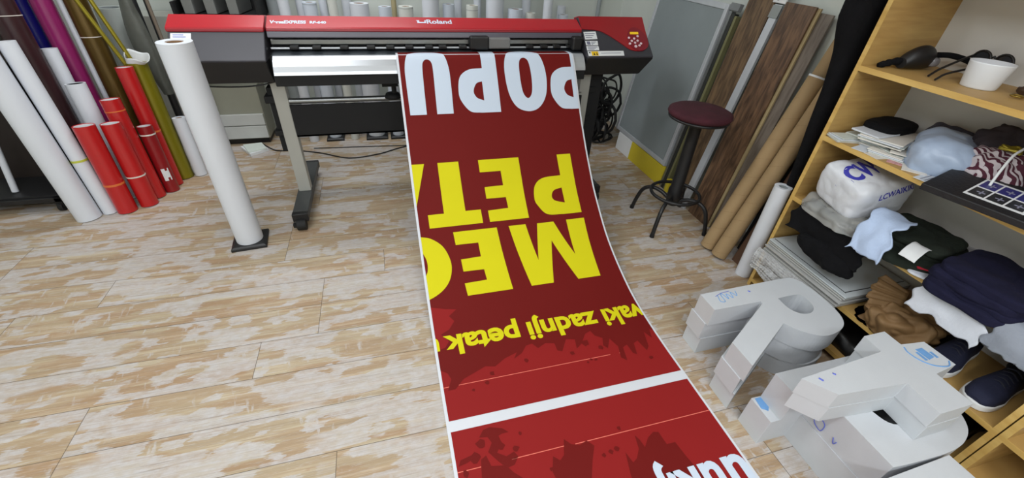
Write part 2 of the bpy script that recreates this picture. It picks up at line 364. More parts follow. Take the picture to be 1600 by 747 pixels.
# ------------------------------------------------------------------ lettering helpers (flat text turned into meshes)
def text_mesh(txt, size=1.0, bold=0.0, spacing=1.0, shear=0.0):
    """verts (x, y) and faces of a flat text"""
    c = bpy.data.curves.new('lettering', 'FONT'); c.body = txt; c.size = size; c.offset = bold; c.space_character = spacing; c.resolution_u = 4; c.shear = shear
    o = bpy.data.objects.new('lettering', c); COL.objects.link(o)
    dg = bpy.context.evaluated_depsgraph_get(); me = bpy.data.meshes.new_from_object(o.evaluated_get(dg))
    vs = [(v.co.x, v.co.y) for v in me.vertices]; fs = [tuple(p.vertices) for p in me.polygons]
    bpy.data.objects.remove(o); bpy.data.curves.remove(c); bpy.data.meshes.remove(me); return vs, fs
def poly_mesh(polys):
    """fill closed 2D outlines (holes allowed) -> verts, faces"""
    c = bpy.data.curves.new('outline', 'CURVE'); c.dimensions = '2D'; c.fill_mode = 'BOTH'
    for pl in polys:
        s = c.splines.new('POLY'); s.points.add(len(pl) - 1); s.use_cyclic_u = True
        for i, q in enumerate(pl): s.points[i].co = (q[0], q[1], 0, 1)
    o = bpy.data.objects.new('outline', c); COL.objects.link(o)
    dg = bpy.context.evaluated_depsgraph_get(); me = bpy.data.meshes.new_from_object(o.evaluated_get(dg))
    vs = [(v.co.x, v.co.y) for v in me.vertices]; fs = [tuple(p.vertices) for p in me.polygons]
    bpy.data.objects.remove(o); bpy.data.curves.remove(c); bpy.data.meshes.remove(me); return vs, fs
def place_flat(mb, vf, fn, flip=False):
    vs, fs = vf; return mb.add([fn(*v) for v in vs], [f[::-1] for f in fs] if flip else fs)
# ------------------------------------------------------------------ the printed banner
BP = [Vector((0, a, b)) for a, b in [(2.58, .935), (2.53, .938), (2.495, .932), (2.432, .861), (2.359, .77), (2.265, .647), (2.133, .501), (2.043, .412), (1.931, .311), (1.751, .184), (1.618, .116), (1.469, .062), (1.348, .03), (1.212, .012), (1.036, .004), (.855, .004), (.555, .004), (-.2, .004)]]
BD = catmull(BP, 12); BS = [0.0]
for a, b in zip(BD, BD[1:]): BS.append(BS[-1] + (b - a).length)
def surf(x, s, off=0.0):
    """point of the hanging sheet: x across, s along its length from the printer"""
    s = max(0, min(BS[-1] - 1e-6, s)); lo, hi = 0, len(BS) - 1
    while hi - lo > 1:
        m = (lo + hi) // 2
        if BS[m] <= s: lo = m
        else: hi = m
    t = (s - BS[lo]) / (BS[hi] - BS[lo]); p = BD[lo].lerp(BD[hi], t)
    d0 = (BD[min(lo + 1, len(BD) - 1)] - BD[max(lo - 1, 0)]); d1 = (BD[min(hi + 1, len(BD) - 1)] - BD[max(hi - 1, 0)])
    d = d0.lerp(d1, t).normalized(); nrm = Vector((0, -d.z, d.y)) if d.y > 0 else Vector((0, d.z, -d.y))
    return Vector((x, p.y, p.z)) + nrm * off
XL, XR, SEND = .071, 1.101, 3.05
def on_sheet(mb, vf, off, xr=(.083, 1.091)):
    """cut a flat print shape finely along s, trim it to the sheet, lay it on the sheet"""
    bm = bmesh.new(); vs, fs = vf
    bv = [bm.verts.new((a, b, 0)) for a, b in vs]
    for f in fs:
        try: bm.faces.new([bv[i] for i in f])
        except ValueError: pass
    for co, no in (((xr[0], 0, 0), (-1, 0, 0)), ((xr[1], 0, 0), (1, 0, 0)), ((0, .003, 0), (0, -1, 0)), ((0, SEND - .01, 0), (0, 1, 0))):
        bmesh.ops.bisect_plane(bm, geom=bm.verts[:] + bm.edges[:] + bm.faces[:], plane_co=co, plane_no=no, clear_outer=True)
    if bm.verts:
        lo = min(v.co.y for v in bm.verts); hi = max(v.co.y for v in bm.verts)
        for i in range(int(lo / .02), int(hi / .02) + 1):
            if lo < i * .02 < hi and i * .02 < 1.95: bmesh.ops.bisect_plane(bm, geom=bm.verts[:] + bm.edges[:] + bm.faces[:], plane_co=(0, i * .02, 0), plane_no=(0, 1, 0))
    bm.verts.index_update()
    mb.add([surf(v.co.x, v.co.y, off) for v in bm.verts], [tuple(v.index for v in f.verts) for f in bm.faces]); bm.free(); return mb
def smooth2(pts, n=7, closed=False): return [(v.x, v.y) for v in catmull([(a, b, 0) for a, b in pts], n, closed)]
def rect(x0, x1, y0, y1): return [[(x0, y0), (x1, y0), (x1, y1), (x0, y1)]]
banner = thing('printed_banner', 'long red printed banner with upside-down lettering coming out of the printer onto the floor', 'banner', (.586, 1.2, 0))
sheet = MB(); NS = 220
grid_mesh(sheet, lambda u, v: surf(XL + (XR - XL) * v, SEND * u, 0), NS, 6)
sheet.m = 1; on_sheet(sheet, poly_mesh(rect(.083, 1.091, 0, 2.032)), .0006); on_sheet(sheet, poly_mesh(rect(.083, 1.091, 2.076, 3.03)), .0006)
sheet.m = 2
rj = random.Random(3)
brush = [(.083, 0), (1.091, 0), (1.091, 1.80), (1.075, 1.79), (1.06, 1.84), (1.04, 1.80), (1.02, 1.88), (1.0, 1.90), (.985, 1.84), (.96, 1.85), (.945, 1.91), (.93, 1.90), (.925, 1.85), (.90, 1.86), (.885, 1.93), (.865, 1.91), (.88, 1.85), (.86, 1.80), (.83, 1.85), (.815, 1.83), (.83, 1.79), (.80, 1.77), (.79, 1.74), (.76, 1.75), (.72, 1.80), (.69, 1.82), (.70, 1.77), (.66, 1.76), (.62, 1.82), (.60, 1.81), (.60, 1.77), (.56, 1.76), (.52, 1.78), (.50, 1.75), (.47, 1.755), (.44, 1.79), (.40, 1.81), (.42, 1.78), (.36, 1.80), (.31, 1.83), (.27, 1.82), (.22, 1.84), (.17, 1.86), (.13, 1.90), (.10, 1.90), (.12, 1.85), (.11, 1.82), (.083, 1.80), (.083, 1.70), (.12, 1.69), (.14, 1.66), (.11, 1.62), (.15, 1.60), (.18, 1.56), (.16, 1.53), (.20, 1.50), (.15, 1.49), (.083, 1.47)]
on_sheet(sheet, poly_mesh([brush]), .0012)
def splat(cx, cy, r, n=9, st=1.0):
    return [(cx + r * (.6 + .6 * rj.random()) * math.cos(2 * PI * k / n), cy + st * r * (.6 + .6 * rj.random()) * math.sin(2 * PI * k / n)) for k in range(n)]
for nsp, (cx, cy, r) in enumerate(((.74, 1.80, .02), (.80, 1.84, .012), (.84, 1.81, .01), (.73, 1.89, .006), (.75, 1.895, .008), (.71, 1.90, .006), (.66, 1.84, .012), (.29, 1.86, .012), (.26, 1.90, .01), (.20, 1.92, .007), (.45, 1.83, .01), (1.00, 1.94, .01), (.33, 2.14, .007), (.25, 2.17, .016), (.18, 2.145, .02), (.15, 2.19, .02), (.30, 2.19, .012), (.60, 2.29, .008), (.63, 2.285, .010), (.655, 2.28, .010), (.40, 2.29, .008), (.70, 2.21, .008), (.11, 2.235, .012))):
    on_sheet(sheet, poly_mesh([splat(cx, cy, r)]), .0015 + .00001 * nsp)
for npl, pl in enumerate(([(.20, 2.095), (.225, 2.09), (.27, 2.105), (.29, 2.125), (.265, 2.125), (.25, 2.13), (.255, 2.16), (.23, 2.19), (.26, 2.21), (.29, 2.20), (.30, 2.22), (.28, 2.245), (.25, 2.25), (.22, 2.21), (.20, 2.18), (.22, 2.15), (.21, 2.125), (.18, 2.12)],
           [(.10, 2.185), (.15, 2.175), (.16, 2.185), (.12, 2.20), (.09, 2.205)],
           [(.17, 2.20), (.19, 2.19), (.20, 2.23), (.25, 2.24), (.27, 2.27), (.30, 2.30), (.31, 2.36), (.27, 2.42), (.20, 2.43), (.16, 2.40), (.15, 2.34), (.18, 2.30), (.16, 2.26)],
           [(.42, 2.25), (.44, 2.27), (.46, 2.255), (.48, 2.20), (.50, 2.225), (.53, 2.235), (.56, 2.225), (.58, 2.25), (.55, 2.30), (.52, 2.36), (.50, 2.45), (.44, 2.50), (.40, 2.46), (.41, 2.36), (.40, 2.30)],
           [(.68, 2.30), (.69, 2.34), (.71, 2.33), (.735, 2.30), (.745, 2.25), (.755, 2.27), (.76, 2.30), (.79, 2.27), (.82, 2.255), (.84, 2.26), (.845, 2.31), (.88, 2.31), (.89, 2.37), (.91, 2.45), (.88, 2.55), (.75, 2.58), (.66, 2.5), (.66, 2.38)])):
    on_sheet(sheet, poly_mesh([pl]), .0012 + .00006 * npl)
sheet.m = 3
for x0, x1, s in ((.083, .825, 1.883), (.868, .893, 1.884), (.083, .165, 2.223), (.275, .475, 2.223), (.515, 1.091, 2.226)): on_sheet(sheet, poly_mesh(rect(x0, x1, s, s + .0028)), .0012)
build('vinyl_sheet', sheet, [VINYL, BANNER_RED, BANNER_DARK, BANNER_LINE], banner)
def mirror_pt(x0, s0, pl): return [[(x0 - a, s0 + b) for a, b in q] for q in pl]
# big capitals drawn in sheet coordinates (x across, s along); the print is upside down as seen from here
U = [[(.110, .411)] + smooth2([(.198, .411), (.199, .30), (.203, .16), (.212, .118), (.232, .106), (.252, .118), (.259, .16), (.256, .30), (.254, .411)], 5) + smooth2([(.344, .411), (.348, .25), (.346, .15), (.325, .072), (.285, .035), (.228, .024), (.172, .035), (.130, .075), (.110, .15), (.108, .25), (.110, .411)], 6)[:-1]]
def Pshape(xs, xe, s0, s1, bl, bt, bb, c):
    """P turned upside down: stem xs..xe, foot at s0, head at s1; bowl to the left"""
    xc, cl, ct, cb = c
    o = [(xe, s0), (xe - .004, s1)] + smooth2([(xs - .03, s1), (bl + .055, s1 - .010), (bl + .012, s1 - .065), (bl, (bt + bb) / 2 + .01), (bl + .016, bt + .05), (bl + .07, bt + .008), (xs, bt)], 6) + [(xs, s0)]
    h = [(xc, cb)] + smooth2([(xc, ct), (cl + .02, ct + .012), (cl, (ct + cb) / 2), (cl + .014, cb - .018), (xc, cb)], 6)[:-1]
    return [o, h]
P1 = Pshape(.533, .618, .0, .413, .385, .160, .41, (.524, .470, .236, .345))
O1 = [smooth2([(.662, .21), (.672, .11), (.715, .035), (.784, .006), (.850, .035), (.894, .11), (.910, .21), (.896, .32), (.850, .392), (.785, .416), (.715, .392), (.675, .32)], 6, True),
      smooth2([(.750, .21), (.757, .125), (.784, .102), (.811, .125), (.819, .21), (.811, .305), (.784, .340), (.757, .305)], 6, True)]
P2 = Pshape(1.075, 1.16, .0, .413, .928, .160, .41, (1.066, 1.013, .236, .345))
A1 = [[(-.02, .683), (.072, 1.042), (-.12, 1.042), (-.30, .683), (-.18, .683), (-.15, .76), (-.04, .76)][::1]]
A1 = [[(.149, .683), (.046, 1.043), (-.06, 1.043), (-.16, .683), (-.06, .683), (-.04, .76), (.035, .76), (.060, .683)]]
T1 = [[(.220, .683), (.333, .683), (.333, .965), (.416, .965), (.416, 1.043), (.134, 1.043), (.134, .968), (.218, .968)]]
E1 = [[(.443, .683), (.675, .683), (.673, 1.042), (.454, 1.042), (.454, .976), (.568, .972), (.566, .908), (.457, .907), (.457, .840), (.562, .838), (.561, .754), (.443, .754)]]
P3 = Pshape(.906, .990, .683, 1.042, .727, .808, 1.04, (.900, .831, .882, .974))
M1 = [[(.550, 1.077), (.645, 1.077), (.669, 1.294), (.711, 1.080), (.806, 1.080), (.876, 1.290), (.872, 1.077), (.966, 1.077), (.985, 1.436), (.846, 1.436), (.768, 1.186), (.710, 1.436), (.592, 1.436)]]
M1 = [[(.550, 1.077), (.645, 1.077), (.669, 1.294), (.711, 1.080), (.806, 1.080), (.878, 1.287), (.882, 1.077), (.975, 1.077), (1.00, 1.436), (.846, 1.436), (.769, 1.188), (.710, 1.436), (.592, 1.436)]]
M1 = [[(.550, 1.077), (.645, 1.077), (.668, 1.294), (.711, 1.080), (.806, 1.080), (.878, 1.288), (.882, 1.077), (.990, 1.077), (.972, 1.436), (.846, 1.436), (.769, 1.188), (.710, 1.436), (.592, 1.436)]]
E2 = [[(.250, 1.077), (.484, 1.077), (.494, 1.438), (.266, 1.438), (.263, 1.368), (.376, 1.365), (.373, 1.304), (.268, 1.302), (.267, 1.233), (.371, 1.229), (.371, 1.150), (.253, 1.149)]]
G1 = [smooth2([(.02, 1.075), (.073, 1.083), (.134, 1.101), (.190, 1.155), (.215, 1.245), (.197, 1.332), (.148, 1.394), (.073, 1.433), (.0, 1.44)], 7) + smooth2([(.0, 1.35), (.060, 1.325), (.090, 1.285), (.098, 1.240), (.092, 1.198), (.070, 1.160), (.02, 1.145)], 6)]
for nm, lab, glyphs, mat in (('lettering', 'white upside-down POPU', (U, P1, O1, P2), LETTER_WHITE), ('lettering', 'yellow upside-down PETA', (P3, E1, T1, A1), LETTER_YELLOW), ('lettering', 'yellow upside-down MEG', (M1, E2, G1), LETTER_YELLOW)):
    mb = MB()
    for g in glyphs: on_sheet(mb, poly_mesh(g), .0020)
    tag(build(nm, mb, mat, banner), lab)
def text_on_sheet(txt, x0, s0, size, mat, lab, bold=.02, width=None):
    vs, fs = text_mesh(txt, size, bold * size)
    lo = min(v[0] for v in vs); hi = max(v[0] for v in vs); k = 1.0 if width is None else width / (hi - lo)
    mb = MB(); on_sheet(mb, ([(x0 - (a - lo) * k, s0 + b) for a, b in vs], fs), .0020)
    return tag(build('lettering', mb, mat, banner), lab)
mb = MB()
for txt, x0, wd in (('vaki', 1.105, .218), ('zadnji', .855, .352), ('petak', .462, .346), ('u', .095, .075)):
    vs, fs = text_mesh(txt, .142, .0046); lo = min(v[0] for v in vs); hi = max(v[0] for v in vs)
    on_sheet(mb, ([(x0 - (a - lo) * wd / (hi - lo), 1.636 + b) for a, b in vs], fs), .0020)
tag(build('lettering', mb, LETTER_YELLOW, banner), 'small yellow upside-down line vaki zadnji petak')
mb = MB()
for txt, x0, wd in (('u', 1.185, .085), ('uklj', 1.090, .30),):
    pass
for txt, x0, wd in (('u', 1.090, .088), ('uklju', .985, .33)):
    vs, fs = text_mesh(txt, .20, .0064); lo = min(v[0] for v in vs); hi = max(v[0] for v in vs)
    on_sheet(mb, ([(x0 - (a - lo) * wd / (hi - lo), 2.408 + b) for a, b in vs], fs), .0020)
vs, fs = text_mesh('p', .20, .0064); on_sheet(mb, ([(1.20 - a, 2.408 + b) for a, b in vs], fs), .0020)
tag(build('lettering', mb, LETTER_WHITE, banner), 'white upside-down words at the near edge')
# ------------------------------------------------------------------ the printer
pr = thing('large_format_printer', 'wide red and grey large format printer on a wheeled stand', 'printer', (.33, 2.76, 0))
def part(name, mb, mats, parent=pr, bevel=0.0, label=None):
    o = build(name, mb, mats, parent, bevel)
    if label: o['label'] = label
    return o
body = MB().prism_x([(2.66, .80), (2.98, .80), (2.98, .97), (2.76, 1.03), (2.70, 1.03), (2.69, .935), (2.58, .925), (2.58, .80)], -.985, 1.63)
part('chassis', body, CHARCOAL)
lc = MB().prism_x([(2.70, 1.094), (2.604, 1.052), (2.600, 1.036), (2.72, 1.02), (2.78, 1.05), (2.76, 1.085)], -.992, -.562)
lc.m = 1; lc.prism_x([(2.600, 1.0455), (2.597, 1.032), (2.61, 1.030), (2.612, 1.048)], -.990, -.563)
red_left = part('side_cover', lc, [RED_GLOSS, RED_LIP], bevel=.004, label='glossy red end cover')
lg = MB().prism_x([(2.602, 1.034), (2.480, .922), (2.485, .913), (2.72, .913), (2.72, 1.034)], -.985, -.562)
part('side_panel', lg, DARK_GREY, bevel=.005)
lb = MB().prism_x([(2.488, .914), (2.555, .795), (2.62, .79), (2.72, .79), (2.72, .914)], -.98, -.565)
part('side_base', lb, CHARCOAL, bevel=.005)
st = MB().box(-.972, -.885, 2.588, 2.590, .985, 1.028).xform(Matrix.Identity(4))
st = MB().hexa([(-.972, 2.5585, .997), (-.885, 2.5585, .997), (-.885, 2.5600, .9955), (-.972, 2.5600, .9955)], [(-.972, 2.592, 1.0275), (-.885, 2.592, 1.0275), (-.885, 2.594, 1.026), (-.972, 2.594, 1.026)])
st.m = 1
for k in range(3):
    t = .25 + .25 * k; y = 2.5585 + (2.592 - 2.5585) * t; z = .997 + (1.0275 - .997) * t
    st.hexa([(-.962, y - .0006, z + .0004), (-.897 - .01 * k, y - .0006, z + .0004), (-.897 - .01 * k, y, z), (-.962, y, z)], [(-.962, y + .0021, z + .003), (-.897 - .01 * k, y + .0021, z + .003), (-.897 - .01 * k, y + .003, z + .0022), (-.962, y + .003, z + .0022)])
part('sticker', st, [WHITE_PAPER, INK])
fc = MB().prism_x([(2.70, 1.094), (2.606, 1.056), (2.600, 1.048), (2.61, 1.040), (2.72, 1.04), (2.76, 1.085)], -.552, 1.185)
fc.m = 1; fc.prism_x([(2.602, 1.049), (2.598, 1.036), (2.61, 1.034), (2.614, 1.046)], -.552, 1.185)
fcover = part('front_cover', fc, [RED_GLOSS, RED_LIP], bevel=.004, label='glossy red front cover')
vs = MB().prism_x([(2.600, 1.036), (2.592, 1.008), (2.606, 1.004), (2.64, 1.036)], -.552, 1.185)
part('window_strip', vs, pm('smoked_strip', (84, 82, 94), .3, var=.04), bevel=.003)
def on_cover(y0, z0, y1, z1, off):
    n = Vector((0, -(z0 - z1), (y0 - y1))).normalized()
    return lambda x, t, o=0: Vector((x, y0 + (y1 - y0) * t, z0 + (z1 - z0) * t)) + n * (off + o)
FC = on_cover(2.70, 1.094, 2.606, 1.056, .0005)
def cover_text(mb, txt, x0, x1, t0, t1, bold=.02, spacing=1.0, F=FC):
    v, f = text_mesh(txt, 1.0, bold, spacing); lo = min(a for a, b in v); hi = max(a for a, b in v); l2 = min(b for a, b in v); h2 = max(b for a, b in v)
    mb.add([F(x0 + (a - lo) / (hi - lo) * (x1 - x0), t1 + (t0 - t1) * (b - l2) / (h2 - l2)) for a, b in v], f)
lg = MB(); cover_text(lg, 'Roland', .262, .402, .22, .62, .03)
v, f = poly_mesh([[(.205, .30), (.222, .30), (.222, .46), (.250, .46), (.250, .30), (.262, .30), (.262, .34), (.258, .34), (.258, .56), (.210, .56), (.210, .34), (.205, .34)]])
lg.add([FC(a, b) for a, b in v], f)
cover_text(lg, 'VersaEXPRESS', -.535, -.362, .44, .72, .05); cover_text(lg, 'RF-640', -.344, -.264, .46, .70, .05)
part('logo', lg, LETTER_WHITE, fcover)
ins = MB().box(-.552, 1.185, 2.685, 2.695, .93, 1.04)
part('back_plate', ins, BLACK)
rail = MB().box(-.552, 1.185, 2.63, 2.66, .966, .992); part('carriage_rail', rail, STEEL, bevel=.004)
bar = MB().tube([(-.552, 2.615, .952), (1.185, 2.615, .952)], .006, 12); part('guide_bar', bar, SILVER)
for x in (-.439, -.329, -.191, -.053, .049, .153, .262, .339, .455, .86, .951, 1.034, 1.12):
    rl = MB().box(x - .022, x + .022, 2.592, 2.632, .948, .966); part('pinch_roller', rl, BLACK, bevel=.004)
car = MB().box(.49, .60, 2.56, 2.66, .950, 1.02); car.m = 1; car.box(.60, .73, 2.57, 2.66, .952, 1.012)
part('print_carriage', car, [BLACK, pm('carriage_grey', (120, 120, 120), .5)], bevel=.008)
cap = MB().box(1.115, 1.183, 2.555, 2.68, .942, 1.02); part('capping_station', cap, BLACK, bevel=.012)
pl = MB().prism_x([(2.69, .941), (2.545, .9345), (2.545, .92), (2.69, .92)], -.545, 1.18); part('platen', pl, pm('dark_platen', (60, 66, 72), .35, metal=.3), bevel=.001)
apf = [(2.544, .933), (2.53, .931), (2.505, .917), (2.483, .892), (2.468, .868), (2.462, .852)]
ap = MB().prism_x([(a, b) for a, b in apf] + [(2.475, .852), (2.56, .90)], -.540, 1.18); part('front_apron', ap, SILVER, bevel=.002, label='silver curved media apron')
bm_ = MB().box(-.545, 1.185, 2.475, 2.60, .795, .850); part('lower_beam', bm_, BLACK_MATT, bevel=.004)
RC = on_cover(2.70, 1.107, 2.47, .925, .0006)
rc = MB().prism_x([(2.70, 1.107), (2.47, .925), (2.474, .914), (2.60, .90), (2.98, .90), (2.98, .985), (2.76, 1.09)], 1.192, 1.635)
part('side_panel', rc, DARK_GREY, bevel=.006)
rb = MB().hexa([(1.192, 2.555, .798), (1.61, 2.555, .798), (1.60, 2.97, .798), (1.192, 2.97, .798)], [(1.192, 2.474, .915), (1.642, 2.474, .915), (1.642, 2.97, .915), (1.192, 2.97, .915)])
part('side_base', rb, CHARCOAL, bevel=.008)
redpoly = [(1.192, .0)] + [(1.192, .315)] + smooth2([(1.192, .318), (1.300, .352), (1.356, .454), (1.408, .60), (1.451, .735), (1.482, .825), (1.520, .862), (1.566, .862), (1.605, .79), (1.622, .69)], 5) + [(1.634, .0)]
def slab_on(mb, poly, F, th):
    v, f = poly_mesh([poly]); n = len(v); mb.add([F(a, b, th) for a, b in v], f)
    m = len(poly); mb.add([F(a, b, 0) for a, b in poly] + [F(a, b, th) for a, b in poly], [(i, (i + 1) % m, m + (i + 1) % m, m + i) for i in range(m)])
rp = MB(); slab_on(rp, redpoly, RC, .004)
rp.prism_x([(2.70, 1.111), (2.695, 1.107), (2.76, 1.085), (2.765, 1.094)], 1.192, 1.634)
part('side_cover', rp, pm('matt_red_plastic', (150, 24, 32), .38, var=.04, bump=.03, bscale=300), label='red end cover with curved lower edge')
cpm = MB(); ell = [(1.551 + .068 * math.cos(2 * PI * k / 32) * (1 + .1 * math.sin(2 * PI * k / 32)), .57 + .30 * math.sin(2 * PI * k / 32)) for k in range(32)]
slab_on(cpm, ell, RC, .0065); cpm.m = 1
panel = part('control_panel', cpm, [pm('panel_red', (128, 14, 34), .3), BLACK], label='dark red oval control panel')
lcd = MB(); slab_on(lcd, [(1.512, .40), (1.570, .40), (1.568, .455), (1.509, .455)], RC, .0085); part('display', lcd, pm('amber_display', (226, 186, 30), .4, emit=.35), panel)
for bx, bt in ((1.494, .549), (1.529, .568), (1.558, .508), (1.508, .625), (1.549, .621), (1.527, .672), (1.490, .695), (1.567, .693), (1.525, .764), (1.552, .741)):
    b = MB(); rr = .0075 if bt < .75 else .0095
    slab_on(b, [(bx + rr * math.cos(2 * PI * k / 12), bt + rr / .293 * math.sin(2 * PI * k / 12)) for k in range(12)], RC, .0095); part('button', b, pm('pale_button', (226, 206, 214), .4), panel)
for pts, kind in (([(1.200, .386), (1.282, .372), (1.281, .561), (1.199, .573)], 0), ([(1.196, .608), (1.278, .608), (1.275, .713), (1.196, .712)], 1), ([(1.195, .735), (1.275, .732), (1.274, .834), (1.194, .839)], 0), ([(1.194, .858), (1.435, .856), (1.432, .975), (1.194, .978)], 2)):
    s = MB(); slab_on(s, pts, RC, .0014); (xa, ta), (xb, tb) = pts[0], pts[2]
    s.m = 1
    if kind == 1: slab_on(s, [(xa + .008, ta + .012), (xa + .030, ta + .012), (xa + .030, tb - .012), (xa + .008, tb - .012)], RC, .0020)
    for k in range(3):
        tt = ta + (tb - ta) * (.2 + .28 * k); x1_ = xb - .008 - .012 * k
        if kind != 2: slab_on(s, [(xa + (.036 if kind == 1 else .006), tt), (x1_, tt), (x1_, tt + .012), (xa + (.036 if kind == 1 else .006), tt + .012)], RC, .0020)
    if kind == 2:
        s.m = 2; slab_on(s, [(1.217, .866), (1.262, .866), (1.261, .970), (1.217, .970)], RC, .0020)
        s.m = 3; slab_on(s, [(1.200, .880), (1.212, .880), (1.206, .925)], RC, .0021); slab_on(s, [(1.227, .955), (1.233, .890), (1.239, .955)], RC, .0026); slab_on(s, [(1.247, .955), (1.251, .885), (1.256, .955)], RC, .0026)
        s.m = 1; slab_on(s, [(1.280, .905), (1.415, .905), (1.415, .915), (1.280, .915)], RC, .0020)
    part('sticker', s, [WHITE_PAPER, pm('faint_print', (110, 110, 130), .7), pm('warning_yellow', (228, 186, 30), .5), BLACK])
# stand
for x0, sgn in ((-.608, -1), (1.235, 1)):
    leg = MB().box(x0, x0 + .072, 2.625, 2.685, .10, .80); part('stand_leg', leg, LIGHT_METAL, bevel=.004)
    br = MB().box(x0 - .035 if sgn < 0 else x0 + .072, x0 if sgn < 0 else x0 + .107, 2.66, 2.73, .36, .74); br.box(x0 - .05 if sgn < 0 else x0 + .072, x0 if sgn < 0 else x0 + .12, 2.63, 2.74, .66, .70)
    br.box(x0 - .045 if sgn < 0 else x0 + .072, x0 if sgn < 0 else x0 + .115, 2.63, 2.74, .47, .50)
    if sgn > 0: br.box(x0 + .072, x0 + .165, 2.64, 2.72, .12, .79)
    part('roll_bracket', br, BLACK_MATT, bevel=.004)
    if sgn > 0: x0 += .055
    ft = MB().box(x0 - .010, x0 + .076, 2.375, 3.06, .055, .10); foot = part('stand_foot', ft, pm('foot_grey', (70, 72, 72), .5, metal=.2), bevel=.004)
    fcap = MB().box(x0 - .011, x0 + .077, 2.34, 2.376, .05, .102); part('end_cap', fcap, BLACK, foot, bevel=.004); part('end_cap', MB().box(x0 - .011, x0 + .077, 3.058, 3.08, .05, .102), BLACK, foot, bevel=.004)
    for y in (2.335, 3.03):
        c = MB().tube([(x0 + .010, y, .034), (x0 + .058, y, .034)], .034, 24); c.tube([(x0 + .034, y + .005, .03), (x0 + .034, y + .005, .058)], .012, 10)
        c.box(x0 - .012, x0 + .006, y - .012, y + .012, .022, .046)
        part('caster', c, RUBBER, foot)
tr = MB().box(-.535, 1.252, 2.612, 2.624, .466, .652); tr.box(-.535, 1.252, 2.612, 2.66, .466, .476)
tray = part('media_basket', tr, BLACK_MATT, label='black media catch panel')
part('rail_tube', MB().tube([(-.535, 2.64, .668), (1.252, 2.64, .668)], .016, 16), STEEL, tray)
clamp = MB().tube([(.045, 2.64, .67), (.045, 2.62, .80)], .014, 12); clamp.box(-.02, .07, 2.60, 2.66, .745, .80); clamp.lathe([(.0, .672), (.05, .672), (.04, .695), (.0, .70)], (.035, 2.64, 0), 18)
part('clamp', clamp, BLACK_MATT)
wire = MB().tube(catmull([(-.56, 2.60, .79), (-.66, 2.58, .775), (-.80, 2.60, .765), (-.97, 2.62, .77)], 6), .004, 8); part('hose', wire, BLACK)
# ------------------------------------------------------------------ big white roll on its stand
def roll(name, label, base, top, r, mat, ri=None, core=None, group=None, cat='roll', bands=(), capmat=None, n=32):
    """a roll of film: outer wrap, paper core that shows at the ends, optional bands"""
    ri = r * .88 if ri == 'thin' else (ri or r * .55); base, top = Vector(base), Vector(top)
    t = thing(name, label, cat, base, group); d = (top - base).normalized()
    build('film', MB().pipe(base, top, r, ri, n), mat, t)
    build('core', MB().pipe(base + d * .002, top - d * .003, ri, ri * .86, n), core or CARD_CORE, t)
    for h_, wd, bm_ in bands:
        p = base + d * h_; build('band', MB().pipe(p, p + d * wd, r + .0012, r - .002, n), bm_, t)
    return t
roll('paper_roll', 'tall white paper roll standing upright in front of the printer on a black base', (-.842, 2.262, .022), (-.846, 2.264, 1.055), .0675, WHITE_FILM, .034, cat='roll')
def stand_base(name, label, x, y, s, rot, group=None, h=.022):
    mb = MB().prism([(-s, -s), (s, -s), (s, s), (-s, s)], 0, h * .7)
    mb.add([], []); q = .86
    mb.hexa([(-s, -s, h * .7), (s, -s, h * .7), (s, s, h * .7), (-s, s, h * .7)], [(-s * q, -s * q, h), (s * q, -s * q, h), (s * q, s * q, h), (-s * q, s * q, h)])
    mb.xform(Matrix.Translation((x, y, 0)) @ Matrix.Rotation(rot, 4, 'Z'))
    return tag(build(name, mb, BLACK, bevel=.003), label, 'stand', group)
stand_base('roll_base', 'black square base under the tall white roll in front of the printer', -.842, 2.262, .088, .10)
# ------------------------------------------------------------------ the vinyl rolls on the left
LEAN = (-.03, .09)
def vroll(name, label, x, y, r, h, mat, lean=LEAN, z0=0.001, **k):
    return roll(name, label, (x, y, z0), (x + lean[0] * h, y + lean[1] * h, h), r, mat, group='vinyl rolls stood along the left wall', **k)
TAPE = pm('orange_tape', (214, 110, 50), .5); TAPE_W = pm('paper_band', (222, 214, 206), .6); YTAPE = pm('green_tape', (190, 196, 70), .5)
vroll('vinyl_roll', 'thick tall white roll, first of the row beside the black rack', -1.79, 2.70, .060, 1.30, WHITE_FILM, lean=(-.05, .04))
rB = vroll('vinyl_roll', 'slim white roll between the thick white roll and the nearest red roll', -1.70, 2.745, .037, .95, WHITE_FILM, lean=(-.063, .070), bands=((.33, .012, YTAPE),))
vroll('vinyl_roll', 'short red roll with an orange tape band, nearest of the red rolls', -1.612, 2.745, .050, .525, RED_VINYL, ri='thin', core=WHITE_PAPER, bands=((.175, .012, TAPE),))
vroll('vinyl_roll', 'short red roll with a pale paper band, second of the red rolls', -1.52, 2.808, .048, .51, RED_VINYL, ri='thin', core=WHITE_PAPER, bands=((.19, .008, TAPE_W),))
vroll('vinyl_roll', 'medium red roll with a thin orange line, behind the two nearest red rolls', -1.51, 2.907, .048, .61, RED_VINYL, ri='thin', core=WHITE_PAPER, lean=(-.05, .10), bands=((.545, .006, TAPE),))
rd = vroll('vinyl_roll', 'small dark red roll with a white paper label beside the tallest red roll', -1.445, 2.975, .040, .43, DARKRED_VINYL, ri='thin', core=WHITE_PAPER, bands=((.375, .008, TAPE_W),))
lb_ = MB(); cx, cy, R_ = -1.445, 2.975, .0416
